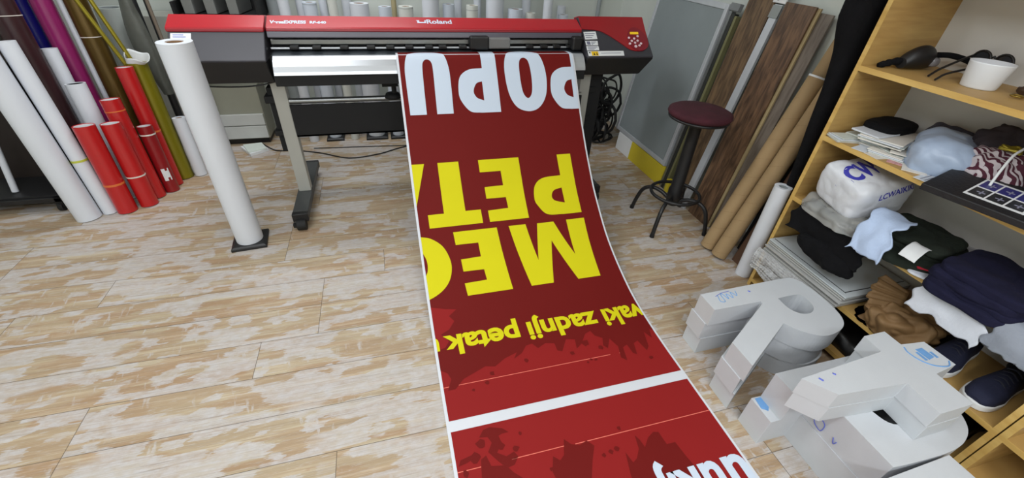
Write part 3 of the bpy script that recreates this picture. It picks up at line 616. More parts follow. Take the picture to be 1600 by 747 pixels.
for k in range(6):
    a0 = -1.52 + .16 * k; a1 = a0 + .16
    z0, z1 = (.085, .165) if k in (0, 1, 2, 5) else (.105, .150)
    q0, q1 = z0 * Vector((LEAN[0], LEAN[1], 0)), z1 * Vector((LEAN[0], LEAN[1], 0))
    P_ = lambda a, z, q: Vector((cx + R_ * math.cos(a), cy + R_ * math.sin(a), z)) + q
    lb_.add([P_(a0, z0, q0), P_(a1, z0, q0), P_(a1, z1, q1), P_(a0, z1, q1)], [(0, 1, 2, 3)])
solid(build('paper_label', lb_, WHITE_PAPER, rd), .0008)
vroll('vinyl_roll', 'tallest red roll, beside the olive gold roll', -1.455, 3.065, .044, .745, RED_VINYL, ri='thin', core=WHITE_PAPER, bands=((.36, .010, TAPE),))
OLIVE = pm('olive_gold_vinyl', (128, 120, 22), .3, metal=.3, var=.1, scale=4)
rH = vroll('vinyl_roll', 'olive gold roll with a crumpled white paper end on top', -1.43, 3.168, .055, .745, OLIVE, ri=.045)
cone = MB(); grid_mesh(cone, lambda u, v: Vector((-1.452 + (.048 + .012 * u) * math.cos(2 * PI * v) + .02 * u, 3.236 + (.048 + .012 * u) * math.sin(2 * PI * v), .735 + .05 * u + (.022 * math.cos(2 * PI * v - 2.4) + .010 * math.sin(6 * PI * v)) * u)), 6, 28)
solid(build('paper_end', cone, WHITE_PAPER, rH), .0015)
vroll('vinyl_roll', 'short white roll standing beside the tall paper roll', -1.335, 3.19, .038, .40, WHITE_FILM)
DEEP = pm('maroon_vinyl', (52, 24, 28), .35, var=.12, scale=4)
vroll('vinyl_roll', 'thick dark maroon roll behind the white rolls', -1.80, 2.935, .060, 1.55, DEEP, bands=((1.03, .004, TAPE_W),))
BLUE = pm('blue_vinyl', (20, 22, 112), .3, var=.06)
vroll('vinyl_roll', 'royal blue roll behind the dark maroon roll', -1.845, 3.155, .042, 1.55, BLUE)
vroll('vinyl_roll', 'upright white roll in front of the blue roll', -1.732, 3.005, .035, .86, WHITE_FILM)
vroll('vinyl_roll', 'white roll with a dark open core behind the nearest red rolls', -1.655, 2.93, .046, .695, WHITE_FILM, ri=.037, core=BLACK_MATT)
MAGENTA = pm('magenta_vinyl', (142, 36, 98), .3, var=.1, scale=4)
vroll('vinyl_roll', 'tall magenta roll between the blue roll and a thin white tube', -1.742, 3.155, .050, 1.55, MAGENTA)
vroll('vinyl_roll', 'thin white tube between the magenta and the bronze roll', -1.683, 3.21, .017, 1.55, WHITE_FILM)
BRONZE = pm('bronze_vinyl', (98, 76, 34), .3, metal=.5, var=.25, scale=3, stretch=(8, 8, .6))
vroll('vinyl_roll', 'tall bronze gold roll tied with a white string', -1.602, 3.19, .054, 1.6, BRONZE, bands=((.885, .004, TAPE_W),))
GOLD = pm('gold_foil', (150, 136, 40), .3, metal=.5, var=.1)
for lab, a_, b_ in (('left one of two thin gold rods stuck into the olive roll', (-1.462, 3.215, .60), (-1.557, 3.213, .953)), ('right one of two thin gold rods stuck into the olive roll', (-1.440, 3.240, .60), (-1.517, 3.258, .928))):
    a_, b_ = Vector(a_), Vector(b_)
    tag(build('gold_rod', MB().tube([a_, a_ + (b_ - a_) * 1.7], .011, 14), GOLD), lab, 'rod', 'thin gold rods')
PLASTIC_GREY = pm('grey_plastic_wrap', (96, 98, 92), .3, var=.2, scale=12, alpha=.85, bump=.3, bscale=25)
kx = thing('wrapped_roll', 'thin dark roll in loose grey plastic wrap behind the short white roll', 'roll', (-1.415, 3.40, 0), 'vinyl rolls stood along the left wall')
build('film', MB().tube([(-1.410, 3.40, .001), (-1.46, 3.53, 1.55)], .022, 20), BLACK, kx)
fl = MB(); grid_mesh(fl, lambda u, v: Vector((-1.425 - .045 * u * 1.0 + (.030 + .03 * math.sin(PI * u) ** 1.5) * math.cos(2 * PI * v) - .02 * math.sin(PI * u), 3.42 + .06 * u + .028 * math.sin(2 * PI * v), .50 + .62 * u)), 24, 24)
build('plastic_wrap', fl, PLASTIC_GREY, kx)
tag(build('dark_pole', MB().tube([(-1.362, 3.45, .001), (-1.405, 3.58, 1.6)], .014, 16), BLACK), 'thin black pole beside the wrapped roll', 'pole')
tag(build('dark_pole', MB().tube([(-1.315, 3.36, .001), (-1.36, 3.47, 1.6)], .010, 16), pm('brown_grey_pole', (110, 98, 86), .5)), 'thin grey brown pole behind the tall paper roll', 'pole')
# ------------------------------------------------------------------ black rack at the far left
rk = thing('rolling_rack', 'low black rack on casters at the left edge with a dark back board', 'rack', (-2.18, 2.95, 0))
rb_ = MB().box(-2.40, -1.935, 2.80, 2.84, .065, .095); rb_.box(-2.40, -1.935, 3.14, 3.18, .065, .095); rb_.box(-1.975, -1.935, 2.80, 3.18, .065, .095); rb_.box(-2.40, -2.36, 2.80, 3.18, .065, .095)
build('frame', rb_, BLACK, rk, bevel=.004)
build('shelf', MB().box(-2.39, -1.94, 2.82, 3.16, .095, .103), CHARCOAL, rk)
build('back_board', MB().box(-2.38, -1.93, 3.10, 3.125, .103, 1.05), pm('dark_brown_board', (36, 26, 22), .6, var=.1), rk)
build('side_board', MB().box(-1.948, -1.935, 2.86, 3.10, .103, .80), BLACK_MATT, rk)
for x in (-1.965, -2.37):
    for y in (2.82, 3.16):
        c = MB().tube([(x - .012, y, .026), (x + .012, y, .026)], .026, 20); c.box(x - .018, x + .018, y - .012, y + .012, .03, .066); build('caster', c, RUBBER, rk)
tag(build('white_tube', MB().tube([(-2.193, 2.90, .106), (-2.165, 2.95, .42)], .016, 18), WHITE_FILM), 'thin white tube leaning inside the black rack', 'tube')
# ------------------------------------------------------------------ row of rolls behind the printer
ordn = ['first', 'second', 'third', 'fourth', 'fifth', 'sixth', 'seventh', 'eighth', 'ninth', 'tenth', 'eleventh', 'twelfth', 'thirteenth', 'fourteenth', 'fifteenth']
row = [(-.628, .037, 1.45, 0), (-.46, .048, 1.03, 1), (-.302, .033, 1.45, 0), (-.12, .068, 1.03, 1), (.061, .046, 1.015, 1), (.215, .055, 1.015, 1), (.40, .064, 1.5, 0), (.542, .046, 1.035, 1), (.722, .046, 1.035, 0), (.912, .070, 1.5, 0), (1.075, .060, 1.015, 1), (1.215, .040, .985, 0), (1.352, .038, 1.45, 1), (1.505, .042, .975, 0)]
for i, (x, r, h, base) in enumerate(row):
    y = 3.70 + (.02 if i % 2 else -.01)
    lab = 'white roll standing behind the printer, %s from the left' % ordn[i]
    bands = ((.62 if i != 2 else .5, .02, YTAPE),) if i == 2 else (((h - .035, .003, GREY_FILM),) if i in (1, 5, 8) else ())
    if base: stand_base('roll_base', 'black square base of the %s white roll from the left behind the printer' % ordn[i], x, y, r + .022, 0, 'black square bases behind the printer')
    roll('media_roll', lab, (x, y, .0225 if base else .001), (x, y, h), r, (WHITE_FILM, pm('cool_white_film', (206, 214, 226), .35, var=.03), pm('warm_white_film', (214, 216, 210), .45, var=.03))[i % 3], group='white rolls behind the printer', bands=bands)
# slim tubes of a second row, against the wall
for i, (x, r, h, m_) in enumerate(((-.72, .05, 1.5, GREY_FILM), (-.545, .03, 1.5, WHITE_FILM), (-.385, .028, 1.5, WHITE_FILM), (-.215, .035, 1.4, WHITE_FILM), (.135, .02, 1.4, pm('kraft_tube', (168, 156, 120), .6)), (.64, .03, 1.5, WHITE_FILM), (.80, .03, 1.4, WHITE_FILM), (1.222, .036, 1.5, WHITE_FILM), (1.545, .036, 1.02, WHITE_FILM))):
    roll('media_roll', '%s tube against the back wall, %s of the rear row from the left' % ('grey' if m_ is GREY_FILM else 'kraft' if i == 4 else 'slim white', ordn[i]), (x, 3.86, .001), (x, 3.875, h), r, m_, group='slim tubes against the back wall')
# grey cabinet, rack above it, grey drums in the corner
cb = thing('drawer_cabinet', 'low grey cabinet with two white drawers behind the left end of the printer', 'cabinet', (-1.09, 3.79, 0))
build('body', MB().box(-1.30, -.955, 3.69, 3.94, .045, .46), pm('beige_grey', (150, 150, 136), .55, var=.05), cb, bevel=.004)
build('plinth', MB().box(-1.28, -.97, 3.71, 3.93, 0, .045), BLACK, cb)
for z0, z1 in ((.055, .155), (.162, .25)): build('drawer', MB().box(-1.295, -.96, 3.672, 3.69, z0, z1), pm('drawer_grey', (196, 198, 196), .45), cb, bevel=.003)
kk = MB().box(-1.30, -.79, 3.58, 3.94, .90, 1.01)
tr_ = thing('black_rack_box', 'black open box on legs behind the left end of the printer', 'rack', (-1.04, 3.76, 0))
rkx = MB().box(-1.29, -.78, 3.60, 3.92, .93, .95); rkx.box(-1.29, -1.275, 3.60, 3.92, .95, 1.03); rkx.box(-.795, -.78, 3.60, 3.92, .95, 1.25); rkx.box(-1.29, -.78, 3.905, 3.92, .95, 1.25)
build('tray', rkx, BLACK_MATT, tr_, bevel=.002)
for x in (-1.275, -.80):
    for y in (3.62, 3.90):
        build('leg', MB().box(x - .012, x + .012, y - .012, y + .012, 0, .93), BLACK, tr_)
for k, x in enumerate((-1.195, -1.065, -.930)):
    bx = MB().hexa([(x - .040, 3.64, .955), (x + .020, 3.64, .955), (x + .055, 3.88, .955), (x - .040, 3.88, .955)], [(x - .045, 3.63, 1.30), (x + .025, 3.63, 1.30), (x + .058, 3.88, 1.30), (x - .045, 3.88, 1.30)])
    tag(build('grey_box', bx, pm('galvanised_grey', (128, 130, 128), .5, metal=.3, var=.1), bevel=.003), 'upright grey box in the black rack, %s from the left' % ordn[k], 'box', 'grey boxes in the black rack')
roll('grey_drum', 'wide grey drum standing in the left back corner', (-1.72, 3.80, .001), (-1.72, 3.80, .965), .085, pm('drum_grey', (182, 188, 184), .45, var=.06), .06, GREY_FILM, cat='drum')
tag(build('grey_carton', MB().box(-1.62, -1.33, 3.70, 3.93, 0, .93), pm('carton_grey', (176, 178, 170), .7, var=.05), bevel=.004), 'tall grey carton in the left back corner beside the drum', 'carton')
# paper pad and cables on the floor
pad = thing('paper_stack', 'small stack of white paper on the floor under the left end of the printer', 'paper', (-1.03, 3.56, 0))
build('sheet', MB().prism([(-1.165, 3.60), (-1.04, 3.655), (-.955, 3.53), (-1.065, 3.44)], .001, .022), WHITE_PAPER, pad)
build('sheet', MB().prism([(-1.15, 3.615), (-1.02, 3.64), (-.96, 3.52), (-1.08, 3.46)], .0225, .030), pm('pale_green_paper', (206, 214, 206), .6), pad)
def cable(label, pts, r=.0045): return tag(build('power_cable', MB().tube(catmull(pts, 8), r, 8), BLACK), label, 'cable')
cable('black cable looping over the floor under the media basket', [(-1.02, 3.665, .006), (-.90, 3.52, .006), (-.766, 3.50, .006), (-.565, 3.42, .006), (-.344, 3.289, .006), (-.126, 3.326, .006), (.056, 3.425, .006), (.25, 3.50, .006), (.5, 3.52, .006)])
cable('thin black cable lying straight behind the looping cable', [(-.62, 3.52, .005), (-.40, 3.505, .005), (-.15, 3.49, .005), (.10, 3.47, .005), (.35, 3.46, .005)], .0035)
rc_ = random.Random(8)
mb = MB()
for k in range(34):
    a0 = rc_.uniform(0, 6.28); R0 = rc_.uniform(.05, .13); zc = rc_.uniform(.06, .46); cx, cy = 1.81 + rc_.uniform(-.11, .07), 3.40 + rc_.uniform(-.09, .08)
    pts = [(cx + R0 * math.cos(a0) * math.cos(q * .7), cy + R0 * math.sin(a0) * math.cos(q * .7), max(.012, zc + R0 * rc_.uniform(.8, 1.2) * math.sin(q * .7))) for q in range(10)]
    mb.tube(catmull(pts, 6), rc_.uniform(.006, .015), 8)
for k in range(5):
    a0 = rc_.uniform(0, 6.28); mb.tube(catmull([(1.80 + .16 * math.cos(a0 + q * .6) * (1 + .2 * math.sin(q)), 3.40 + .14 * math.sin(a0 + q * .6), .012 + .01 * (q % 2)) for q in range(8)], 6), .006, 8)
mb.tube([(1.79, 3.50, .62), (1.80, 3.50, .02)], .05, 16)
tag(build('cable_tangle', mb, BLACK_MATT), 'tangled black cables hanging behind the right printer leg', 'cables')
tag(build('wall_conduit', MB().tube([(1.92, 3.93, .9), (1.94, 3.93, 1.8)], .018, 12), GREY_FILM), 'thin grey vertical conduit on the back wall beside the right end of the printer', 'conduit')
# ------------------------------------------------------------------ right wall: leaning panels
yb = thing('yellow_strip_board', 'low yellow and white board under the framed glass panel', 'board', (1.96, 2.85, 0))
def leanbox(mb, yA, yB, x0, z0, x1, z1, th):
    """board leaning on the right wall: foot at (x0, z0), head at (x1, z1), thickness th behind its face"""
    d = Vector((x1 - x0, 0, z1 - z0)).normalized(); n = Vector((d.z, 0, -d.x)) * th
    a, b = Vector((x0, 0, z0)), Vector((x1, 0, z1))
    P = lambda p, y: (p.x, y, p.z)
    return mb.hexa([P(a, yA), P(a + n, yA), P(a + n, yB), P(a, yB)], [P(b, yA), P(b + n, yA), P(b + n, yB), P(b, yB)])
build('yellow_face', leanbox(MB(), 2.45, 2.93, 1.915, .001, 1.925, .150, .07), YELLOW_BOARD, yb, bevel=.002)
build('white_face', leanbox(MB(), 2.932, 3.16, 1.915, .001, 1.925, .150, .07), WHITE_PAPER, yb, bevel=.002)
gp = thing('framed_glass_panel', 'large grey glass panel in an aluminium frame leaning on the right wall', 'panel', (1.97, 2.85, .15))
fx0, fz0, fx1, fz1 = 1.925, .155, 2.066, 1.225; FYA, FYB = 2.455, 3.235
def lp(u, off): # point on the leaning face
    d = Vector((fx1 - fx0, 0, fz1 - fz0)); q = Vector((fx0, 0, fz0)) + d * u; n = Vector((d.z, 0, -d.x)).normalized(); return q + n * off
def lean_bar(mb, yA, yB, u0, u1, o0, o1):
    a, b, c, d = lp(u0, o0), lp(u0, o1), lp(u1, o0), lp(u1, o1)
    return mb.hexa([(a.x, yA, a.z), (b.x, yA, b.z), (b.x, yB, b.z), (a.x, yB, a.z)], [(c.x, yA, c.z), (d.x, yA, d.z), (d.x, yB, d.z), (c.x, yB, c.z)])
for yA, yB, u0, u1 in ((FYA, FYA + .03, 0, 1), (FYB - .03, FYB, 0, 1), (FYA + .03, FYB - .03, 0, .030), (FYA + .03, FYB - .03, .968, 1)):
    build('frame_bar', lean_bar(MB(), yA, yB, u0, u1, 0, .028), ALU, gp, bevel=.003)
build('pane', lean_bar(MB(), FYA + .028, FYB - .028, .028, .97, .008, .016), pm('dull_grey_glass', (136, 144, 147), .22, var=.08, scale=2.5), gp)
gp2 = thing('window_frame_profile', 'bundle of grey and olive aluminium profiles leaning beside the framed panel', 'profiles', (1.99, 2.42, 0))
for yA, yB, m_, zt in ((2.425, 2.448, STEEL, 1.19), (2.395, 2.422, pm('dark_profile', (58, 60, 58), .4, metal=.4), 1.18), (2.372, 2.392, pm('olive_profile', (124, 122, 86), .45, metal=.3), 1.17)):
    build('profile', leanbox(MB(), yA, yB, 1.925, .001, 2.075, zt, .035), m_, gp2, bevel=.002)
build('corner_block', leanbox(MB(), 2.375, 2.455, 2.070, 1.195, 2.078, 1.235, .03), pm('grey_block', (120, 124, 126), .5), gp2, bevel=.003)
tag(build('yellow_wedge', MB().box(1.915, 1.95, 2.33, 2.365, .001, .10), YELLOW_BOARD, bevel=.003), 'small yellow block on the floor behind the stool ring', 'block')
tag(build('laminate_plank', leanbox(MB(), 2.155, 2.345, 1.945, .002, 2.118, 1.42, .012), LAMINATE2), 'dull brown plank between the glass panel and the silver profile', 'plank', 'laminate planks leaning on the right wall')
ap_ = thing('aluminium_profile', 'bright silver profile leaning between the two brown planks', 'profile', (1.96, 2.125, 0))
for yA, yB, th in ((2.098, 2.112, .018), (2.112, 2.136, .010), (2.136, 2.150, .018)): build('rail', leanbox(MB(), yA, yB, 1.905, .002, 2.105, 1.265, th), ALU, ap_, bevel=.001)
build('bracket', leanbox(MB(), 2.090, 2.155, 2.088, 1.20, 2.100, 1.262, .008), STEEL, ap_, bevel=.001)
hang = thing('hanger_plate', 'white perforated plate at the top of the silver profile', 'plate', (2.10, 2.12, 1.27))
build('plate', leanbox(MB(), 2.075, 2.165, 2.095, 1.272, 2.108, 1.36, .012), WHITE_PAPER, hang, bevel=.003)
for z in (1.29, 1.31): build('hole', MB().tube([(2.0915 + (z - 1.272) * .15, 2.13, z), (2.0955 + (z - 1.272) * .15, 2.13, z)], .006, 12), BLACK, hang)
tag(build('laminate_plank', leanbox(MB(), 1.872, 2.068, 1.925, .002, 2.095, 1.285, .010), LAMINATE), 'rich brown plank, front of the stack behind the stool', 'plank', 'laminate planks leaning on the right wall')
tag(build('laminate_plank', leanbox(MB(), 1.855, 2.050, 1.9375, .002, 2.1075, 1.28, .010), FIBRE), 'plank with a pale edge just behind the rich brown one', 'plank', 'laminate planks leaning on the right wall')
tag(build('laminate_plank', leanbox(MB(), 1.785, 1.965, 1.9505, .002, 2.1205, 1.262, .010), GREY_WOOD), 'greyish plank, rearmost of the stack, nearest the cardboard tubes', 'plank', 'laminate planks leaning on the right wall')
for lab, b, t, r in (('cardboard tube, rearmost and longest of three', (1.88, 1.735, .012), (2.112, 1.672, 1.17), .040), ('cardboard tube with a pale rim, middle of three', (1.785, 1.665, .012), (2.062, 1.675, 1.005), .043), ('cardboard tube, nearest the bookcase of three', (1.795, 1.572, .012), (2.062, 1.575, .99), .044)):
    t_ = thing('cardboard_tube', 'brown ' + lab + ' leaning on the right wall', 'tube', b, 'cardboard tubes')
    build('tube', MB().pipe(b, t, r, r * .86), CARDBOARD, t_)
    d = (Vector(t) - Vector(b)).normalized()
    if 'pale rim' in lab: build('rim', MB().pipe(Vector(t) - d * .006, Vector(t) + d * .003, r + .001, r * .84), WHITE_PAPER, t_)
    sp = MB(); sp.tube([Vector(b) + d * (.02 + .9 * k / 120) + Matrix.Rotation(k * .42, 3, d) @ (d.cross(Vector((0, 1, 0))).normalized() * (r + .0003)) for k in range(121)], .0008, 5, caps=False)
    build('spiral_seam', sp, pm('kraft_seam', (140, 114, 80), .8), t_)
tag(build('brown_board', leanbox(MB(), 1.475, 1.53, 1.86, .002, 2.0, .62, .012), pm('dark_board', (92, 66, 50), .7, var=.1)), 'dark brown board leaning between the tubes and the white roll', 'board')
tag(build('brown_board', leanbox(MB(), 1.50, 1.62, 1.97, .002, 2.10, .9, .012), pm('black_board', (24, 22, 22), .7, var=.1)), 'black board leaning behind the cardboard tubes', 'board')
roll('white_tube', 'white roll standing against the end of the bookcase', (1.835, 1.405, .001), (1.832, 1.408, .56), .040, WHITE_FILM, core=GREY_FILM, cat='roll')
# black coat hanging on the bookcase end
def coat_fn(u, v):
    z = .40 + 1.25 * u
    w0 = 1.84 - .02 * u; 
    prof = [(0, 1.87), (.12, 1.862), (.3, 1.835), (.5, 1.805), (.62, 1.775), (.72, 1.725), (.80, 1.722), (.88, 1.755), (1, 1.80)]
    for (a, xa), (b, xb) in zip(prof, prof[1:]):
        if a <= u <= b: xl = xa + (xb - xa) * (u - a) / (b - a)
    ang = 2 * PI * v; xc = (xl + 2.11) / 2; hx = (2.11 - xl) / 2
    x = xc - hx * math.copysign(abs(math.cos(ang)) ** .7, math.cos(ang)); y = 1.412 + (.052 + .012 * math.sin(9 * x * 4 + 2 * u)) * math.copysign(abs(math.sin(ang)) ** .8, math.sin(ang))
    n_ = noise.noise_vector(Vector((x * 6, y * 6, z * 3))) * .012
    return Vector((x + n_.x, y + n_.y * .6, z))
cm = MB(); grid_mesh(cm, coat_fn, 40, 40); cm.add([coat_fn(0, k / 40) for k in range(40)], [tuple(range(40))]); cm.add([coat_fn(1, k / 40) for k in range(40)], [tuple(range(40))])
tag(build('black_coat', cm, BLACK_CLOTH), 'black coat hanging on the end of the bookcase', 'coat')
# ------------------------------------------------------------------ stool
stl = thing('bar_stool', 'round black stool with a burgundy velvet seat', 'stool', (1.70, 1.985, 0))
SX, SY = 1.70, 1.985
build('seat', MB().lathe([(0, .712), (.15, .712), (.170, .717), (.178, .730), (.174, .744), (.155, .753), (.09, .757), (0, .758)], (SX, SY, 0), 48), VELVET, stl)
build('seat_rim', MB().lathe([(0, .696), (.155, .696), (.168, .702), (.170, .712), (.10, .7115), (0, .7115)], (SX, SY, 0), 48), BLACK, stl)
build('post', MB().lathe([(.0, .14), (.042, .14), (.045, .24), (.038, .26), (.035, .55), (.034, .68), (.055, .6955), (0, .6955)], (SX, SY, 0), 28), BLACK, stl)
build('foot_ring', MB().torus((SX, SY, .215), .150, .0105), BLACK, stl)
for k in range(4):
    a = math.radians(217 + 90 * k); ca, sa = math.cos(a), math.sin(a)
    pts = catmull([(SX + q * ca, SY + q * sa, z) for q, z in ((.03, .165), (.09, .195), (.155, .200), (.205, .165), (.232, .09), (.248, .012))], 7)
    build('leg', MB().tube(pts, .0125, 14), BLACK, stl); 
    build('leg_tip', MB().tube([(SX + .2475 * ca, SY + .2475 * sa, .018), (SX + .250 * ca, SY + .250 * sa, .0005)], .0145, 14), RUBBER, stl)
# ------------------------------------------------------------------ bookcase
BX0, BX1, BYF, BYN = 1.80, 2.155, 1.328, .283
def bookcase(lab, y0, y1, shelves, kick=True):
    t = thing('bookcase', lab, 'bookcase', (1.98, (y0 + y1) / 2, 0))
    for y in (y0, y1 - .018):
        mb = MB().box(BX0 + .001, BX1, y, y + .018, 0, 1.80); mb.m = 1; mb.box(BX0 - .001, BX0 + .001, y, y + .018, 0, 1.80); build('side_panel', mb, [PINE, PINE_EDGE], t)
    for z in shelves:
        mb = MB().box(BX0 + .001, BX1 - .006, y0 + .018, y1 - .018, z - .020, z); mb.m = 1; mb.box(BX0 - .001, BX0 + .001, y0 + .018, y1 - .018, z - .020, z)
        build('shelf', mb, [PINE, PINE_EDGE], t)
    build('back_panel', MB().box(BX1 - .006, BX1, y0 + .018, y1 - .018, 0, 1.78), pm('pale_back_board', (214, 212, 208), .6, var=.05), t)
    return t
SZ = (.26, .565, .865, 1.154)
bookcase('tall pine bookcase full of clothes, papers and bags on the right', BYN, BYF, (.05,) + SZ + (1.50, 1.80))
bookcase('second pine bookcase, nearer the camera, cut by the frame edge', -.80, BYN - .004, (.05, .26, .565, .865, 1.154, 1.5, 1.80))
G = 'clothes piled on the third shelf'
# top shelf
mk = thing('safety_goggles', 'black safety goggles with a strap on the top shelf', 'goggles', (1.98, 1.255, 1.155))
def gog(u, v):
    # body: a curved shell
    a = -1.0 + 2.0 * u; b = 2 * PI * v
    x = 1.985 + .075 * a; h = .042 * math.sqrt(max(.02, 1 - .8 * a * a)) ; y = 1.235 + .03 * math.cos(b) * (1 - .3 * a * a) + .012 * a * a; z = 1.158 + h + h * math.sin(b)
    return Vector((x, y, z))
gm = MB(); grid_mesh(gm, gog, 16, 24); gm.add([gog(0, k / 24) for k in range(24)], [tuple(range(24))]); gm.add([gog(1, k / 24) for k in range(24)], [tuple(range(24))[::-1]])
build('body', gm, BLACK, mk)
build('lens', softbox((2.035, 1.222, 1.185), (.045, .04, .035), .2, p=3, amp=.002, n=8), pm('smoky_lens', (120, 118, 122), .15), mk)
build('strap', MB().tube(catmull([(1.93, 1.245, 1.185), (1.895, 1.262, 1.178), (1.865, 1.272, 1.168), (1.845, 1.280, 1.162)], 6), [.014, .015, .013, .012, .014, .015, .013, .011, .012, .014, .013, .011, .012, .013, .012, .011, .010, .009, .008], 10), BLACK_CLOTH, mk)
build('strap', MB().tube(catmull([(2.05, 1.23, 1.208), (2.08, 1.20, 1.212), (2.10, 1.16, 1.206), (2.11, 1.125, 1.195)], 6), .010, 10), BLACK_CLOTH, mk)
eg = thing('eyeglasses', 'dark rimmed eyeglasses with folded arms behind the white cup', 'glasses', (2.05, 1.08, 1.155))
def loop(c, rx, rz, yaw, r=.003, n=20): return [Vector(c) + Matrix.Rotation(yaw, 3, 'Z') @ Vector((rx * math.cos(2 * PI * k / n), 0, rz * math.sin(2 * PI * k / n))) for k in range(n + 1)]
for c in ((2.088, 1.110, 1.222), (2.096, 1.046, 1.222)): build('rim', MB().tube(loop(c, .029, .026, 1.45), .004, 8), BLACK, eg); 
for c in ((2.088, 1.110, 1.222), (2.096, 1.046, 1.222)):
    q = loop(c, .027, .024, 1.45)[:-1]; build('lens', MB().add(q, [tuple(range(len(q)))]).add([v + Vector((.0015, 0, 0)) for v in q], [tuple(range(len(q)))[::-1]]), pm('dark_lens', (40, 42, 46), .1), eg)
build('bridge', MB().tube(catmull([(2.091, 1.082, 1.230), (2.092, 1.078, 1.236), (2.093, 1.074, 1.230)], 4), .003, 8), BLACK, eg)
for pts in ([(2.086, 1.139, 1.226), (2.03, 1.142, 1.205), (1.96, 1.140, 1.180), (1.905, 1.130, 1.160)], [(2.098, 1.017, 1.226), (2.03, 1.06, 1.208), (1.94, 1.095, 1.178), (1.875, 1.085, 1.160)]): build('temple_arm', MB().tube(catmull(pts, 6), .004, 8), BLACK, eg)
tag(build('white_cup', MB().lathe([(0, 0), (.047, 0), (.049, .004), (.060, .078), (.0605, .082), (.056, .082), (.046, .012), (0, .010)], (1.965, 1.005, 1.1545), 40), pm('white_ceramic', (226, 230, 236), .35, var=.02)), 'small white tapered cup near the front of the top shelf', 'cup')
wr = thing('metal_bracelet', 'dark brown bunch with a small brass ring at the right edge of the top shelf', 'keyring', (2.0, .90, 1.155))
build('bunch', softbox((2.03, .90, 1.172), (.07, .06, .03), .3, p=2.5, amp=.012, freq=25, seed=4, n=12), pm('brown_leather', (70, 52, 40), .6, bump=.2), wr)
build('ring', MB().torus((1.95, .885, 1.162), .016, .003, 24, 8), pm('brass', (150, 126, 60), .3, metal=.9), wr)
# second shelf: papers
z0 = .8655
PCOL = [pm('paper_cool', (206, 212, 220), .6, var=.03), pm('paper_warm', (218, 214, 206), .6, var=.03), pm('paper_greenish', (200, 206, 200), .6, var=.03), pm('paper_pink', (200, 150, 150), .7, var=.3, scale=90)]
pap = [('white_envelope', 'flat pale envelope at the back of the left paper pile, under the black pouch', 1.99, 1.215, .24, .16, .20, .030, 0, 0), ('paper_stack', 'slanting stack of white sheets in the middle of the left paper pile', 1.965, 1.17, .22, .15, .35, .020, .031, 1), ('white_envelope', 'long white envelope lying on top of the left paper pile', 1.955, 1.205, .22, .11, .12, .006, .052, 0),
       ('paper_stack', 'thin stack of pale leaflets at the left end of the second shelf', 1.868, 1.258, .14, .085, -.30, .016, 0, 1), ('white_card', 'white card on top of the leaflets at the left end of the second shelf', 1.862, 1.250, .12, .07, -.18, .003, .0165, 2), ('white_card', 'small white card at the front edge of the second shelf', 1.842, 1.165, .085, .052, .25, .002, .0, 0), ('paper_stack', 'greenish stack of leaflets between the small card and the blue bag', 1.925, 1.105, .16, .12, .3, .014, .0, 2), ('white_card', 'pale green card lying on the greenish leaflets', 1.93, 1.10, .11, .07, -.2, .003, .0145, 2),
       ('pink_card', 'pink printed card near the front edge of the second shelf', 1.862, 1.040, .075, .055, .5, .002, 0, 3), ('white_card', 'grey white card half under the pale blue bag', 1.88, .985, .13, .075, .6, .003, 0, 1), ('white_card', 'white card sticking out at the back corner of the left paper pile', 2.06, 1.13, .16, .10, -.3, .003, .045, 1), ('paper_stack', 'loose stack of pale printed sheets behind the pink card', 1.985, 1.075, .20, .13, .5, .026, .0, 0), ('white_card', 'thin white slip on the loose printed sheets behind the pink card', 1.97, 1.07, .15, .05, .65, .002, .0265, 1), ('white_card', 'pale card between the greenish leaflets and the pink card', 1.845, 1.095, .09, .06, -.1, .002, .0, 1),
       ('white_card', 'white lined card at the shelf front beside the black case', 1.845, .893, .105, .075, .15, .002, .0, 0)]
for nm, lab, cx, cy, sx, sy, ro, th, dz, ci in pap:
    M = Matrix.Translation((cx, cy, z0 + dz)) @ Matrix.Rotation(ro, 4, 'Z')
    if th > .008:
        t = thing(nm, lab, 'papers', (cx, cy, z0 + dz), 'papers on the second shelf'); n_ = max(3, int(th / .0045))
        for k in range(n_):
            q = Matrix.Translation((rc_.uniform(-.008, .008), rc_.uniform(-.008, .008), th * k / n_)) @ Matrix.Rotation(rc_.uniform(-.09, .09), 4, 'Z')
            build('sheet', MB().box(-sx / 2, sx / 2, -sy / 2, sy / 2, 0, th / n_ * .86).xform(M @ q), PCOL[(ci + k) % 3], t)
    else:
        mb = MB().box(-sx / 2, sx / 2, -sy / 2, sy / 2, 0, th)
        if 'lined' in lab:
            mb.m = 1
            for k in range(4): mb.box(-sx * .4, sx * .4, -sy * .3 + sy * .18 * k, -sy * .3 + sy * .18 * k + .003, th, th + .0003)
        tag(build(nm, mb.xform(M), [PCOL[ci], pm('faint_print', (110, 110, 130), .7)]), lab, 'card', 'papers on the second shelf')
tag(build('black_pouch', softbox((2.02, 1.225, .925), (.21, .13, .055), .1, p=4, amp=.008, seed=2, n=12), BLACK_CLOTH), 'flat black pouch on the paper pile under the top shelf', 'pouch')
PLASTIC_BLUE = pm('pale_blue_plastic', (160, 176, 200), .35, var=.05, bump=.25, bscale=18)
tag(build('blue_bag', softbox((1.985, .985, .890), (.28, .20, .19), .5, p=2.8, amp=.016, freq=7, seed=7, n=36, crease=.014, cfreq=8), PLASTIC_BLUE), 'crumpled pale blue plastic bag on the second shelf', 'bag')
m_st = bpy.data.materials.new('striped_knit'); m_st.use_nodes = True; _t = m_st.node_tree
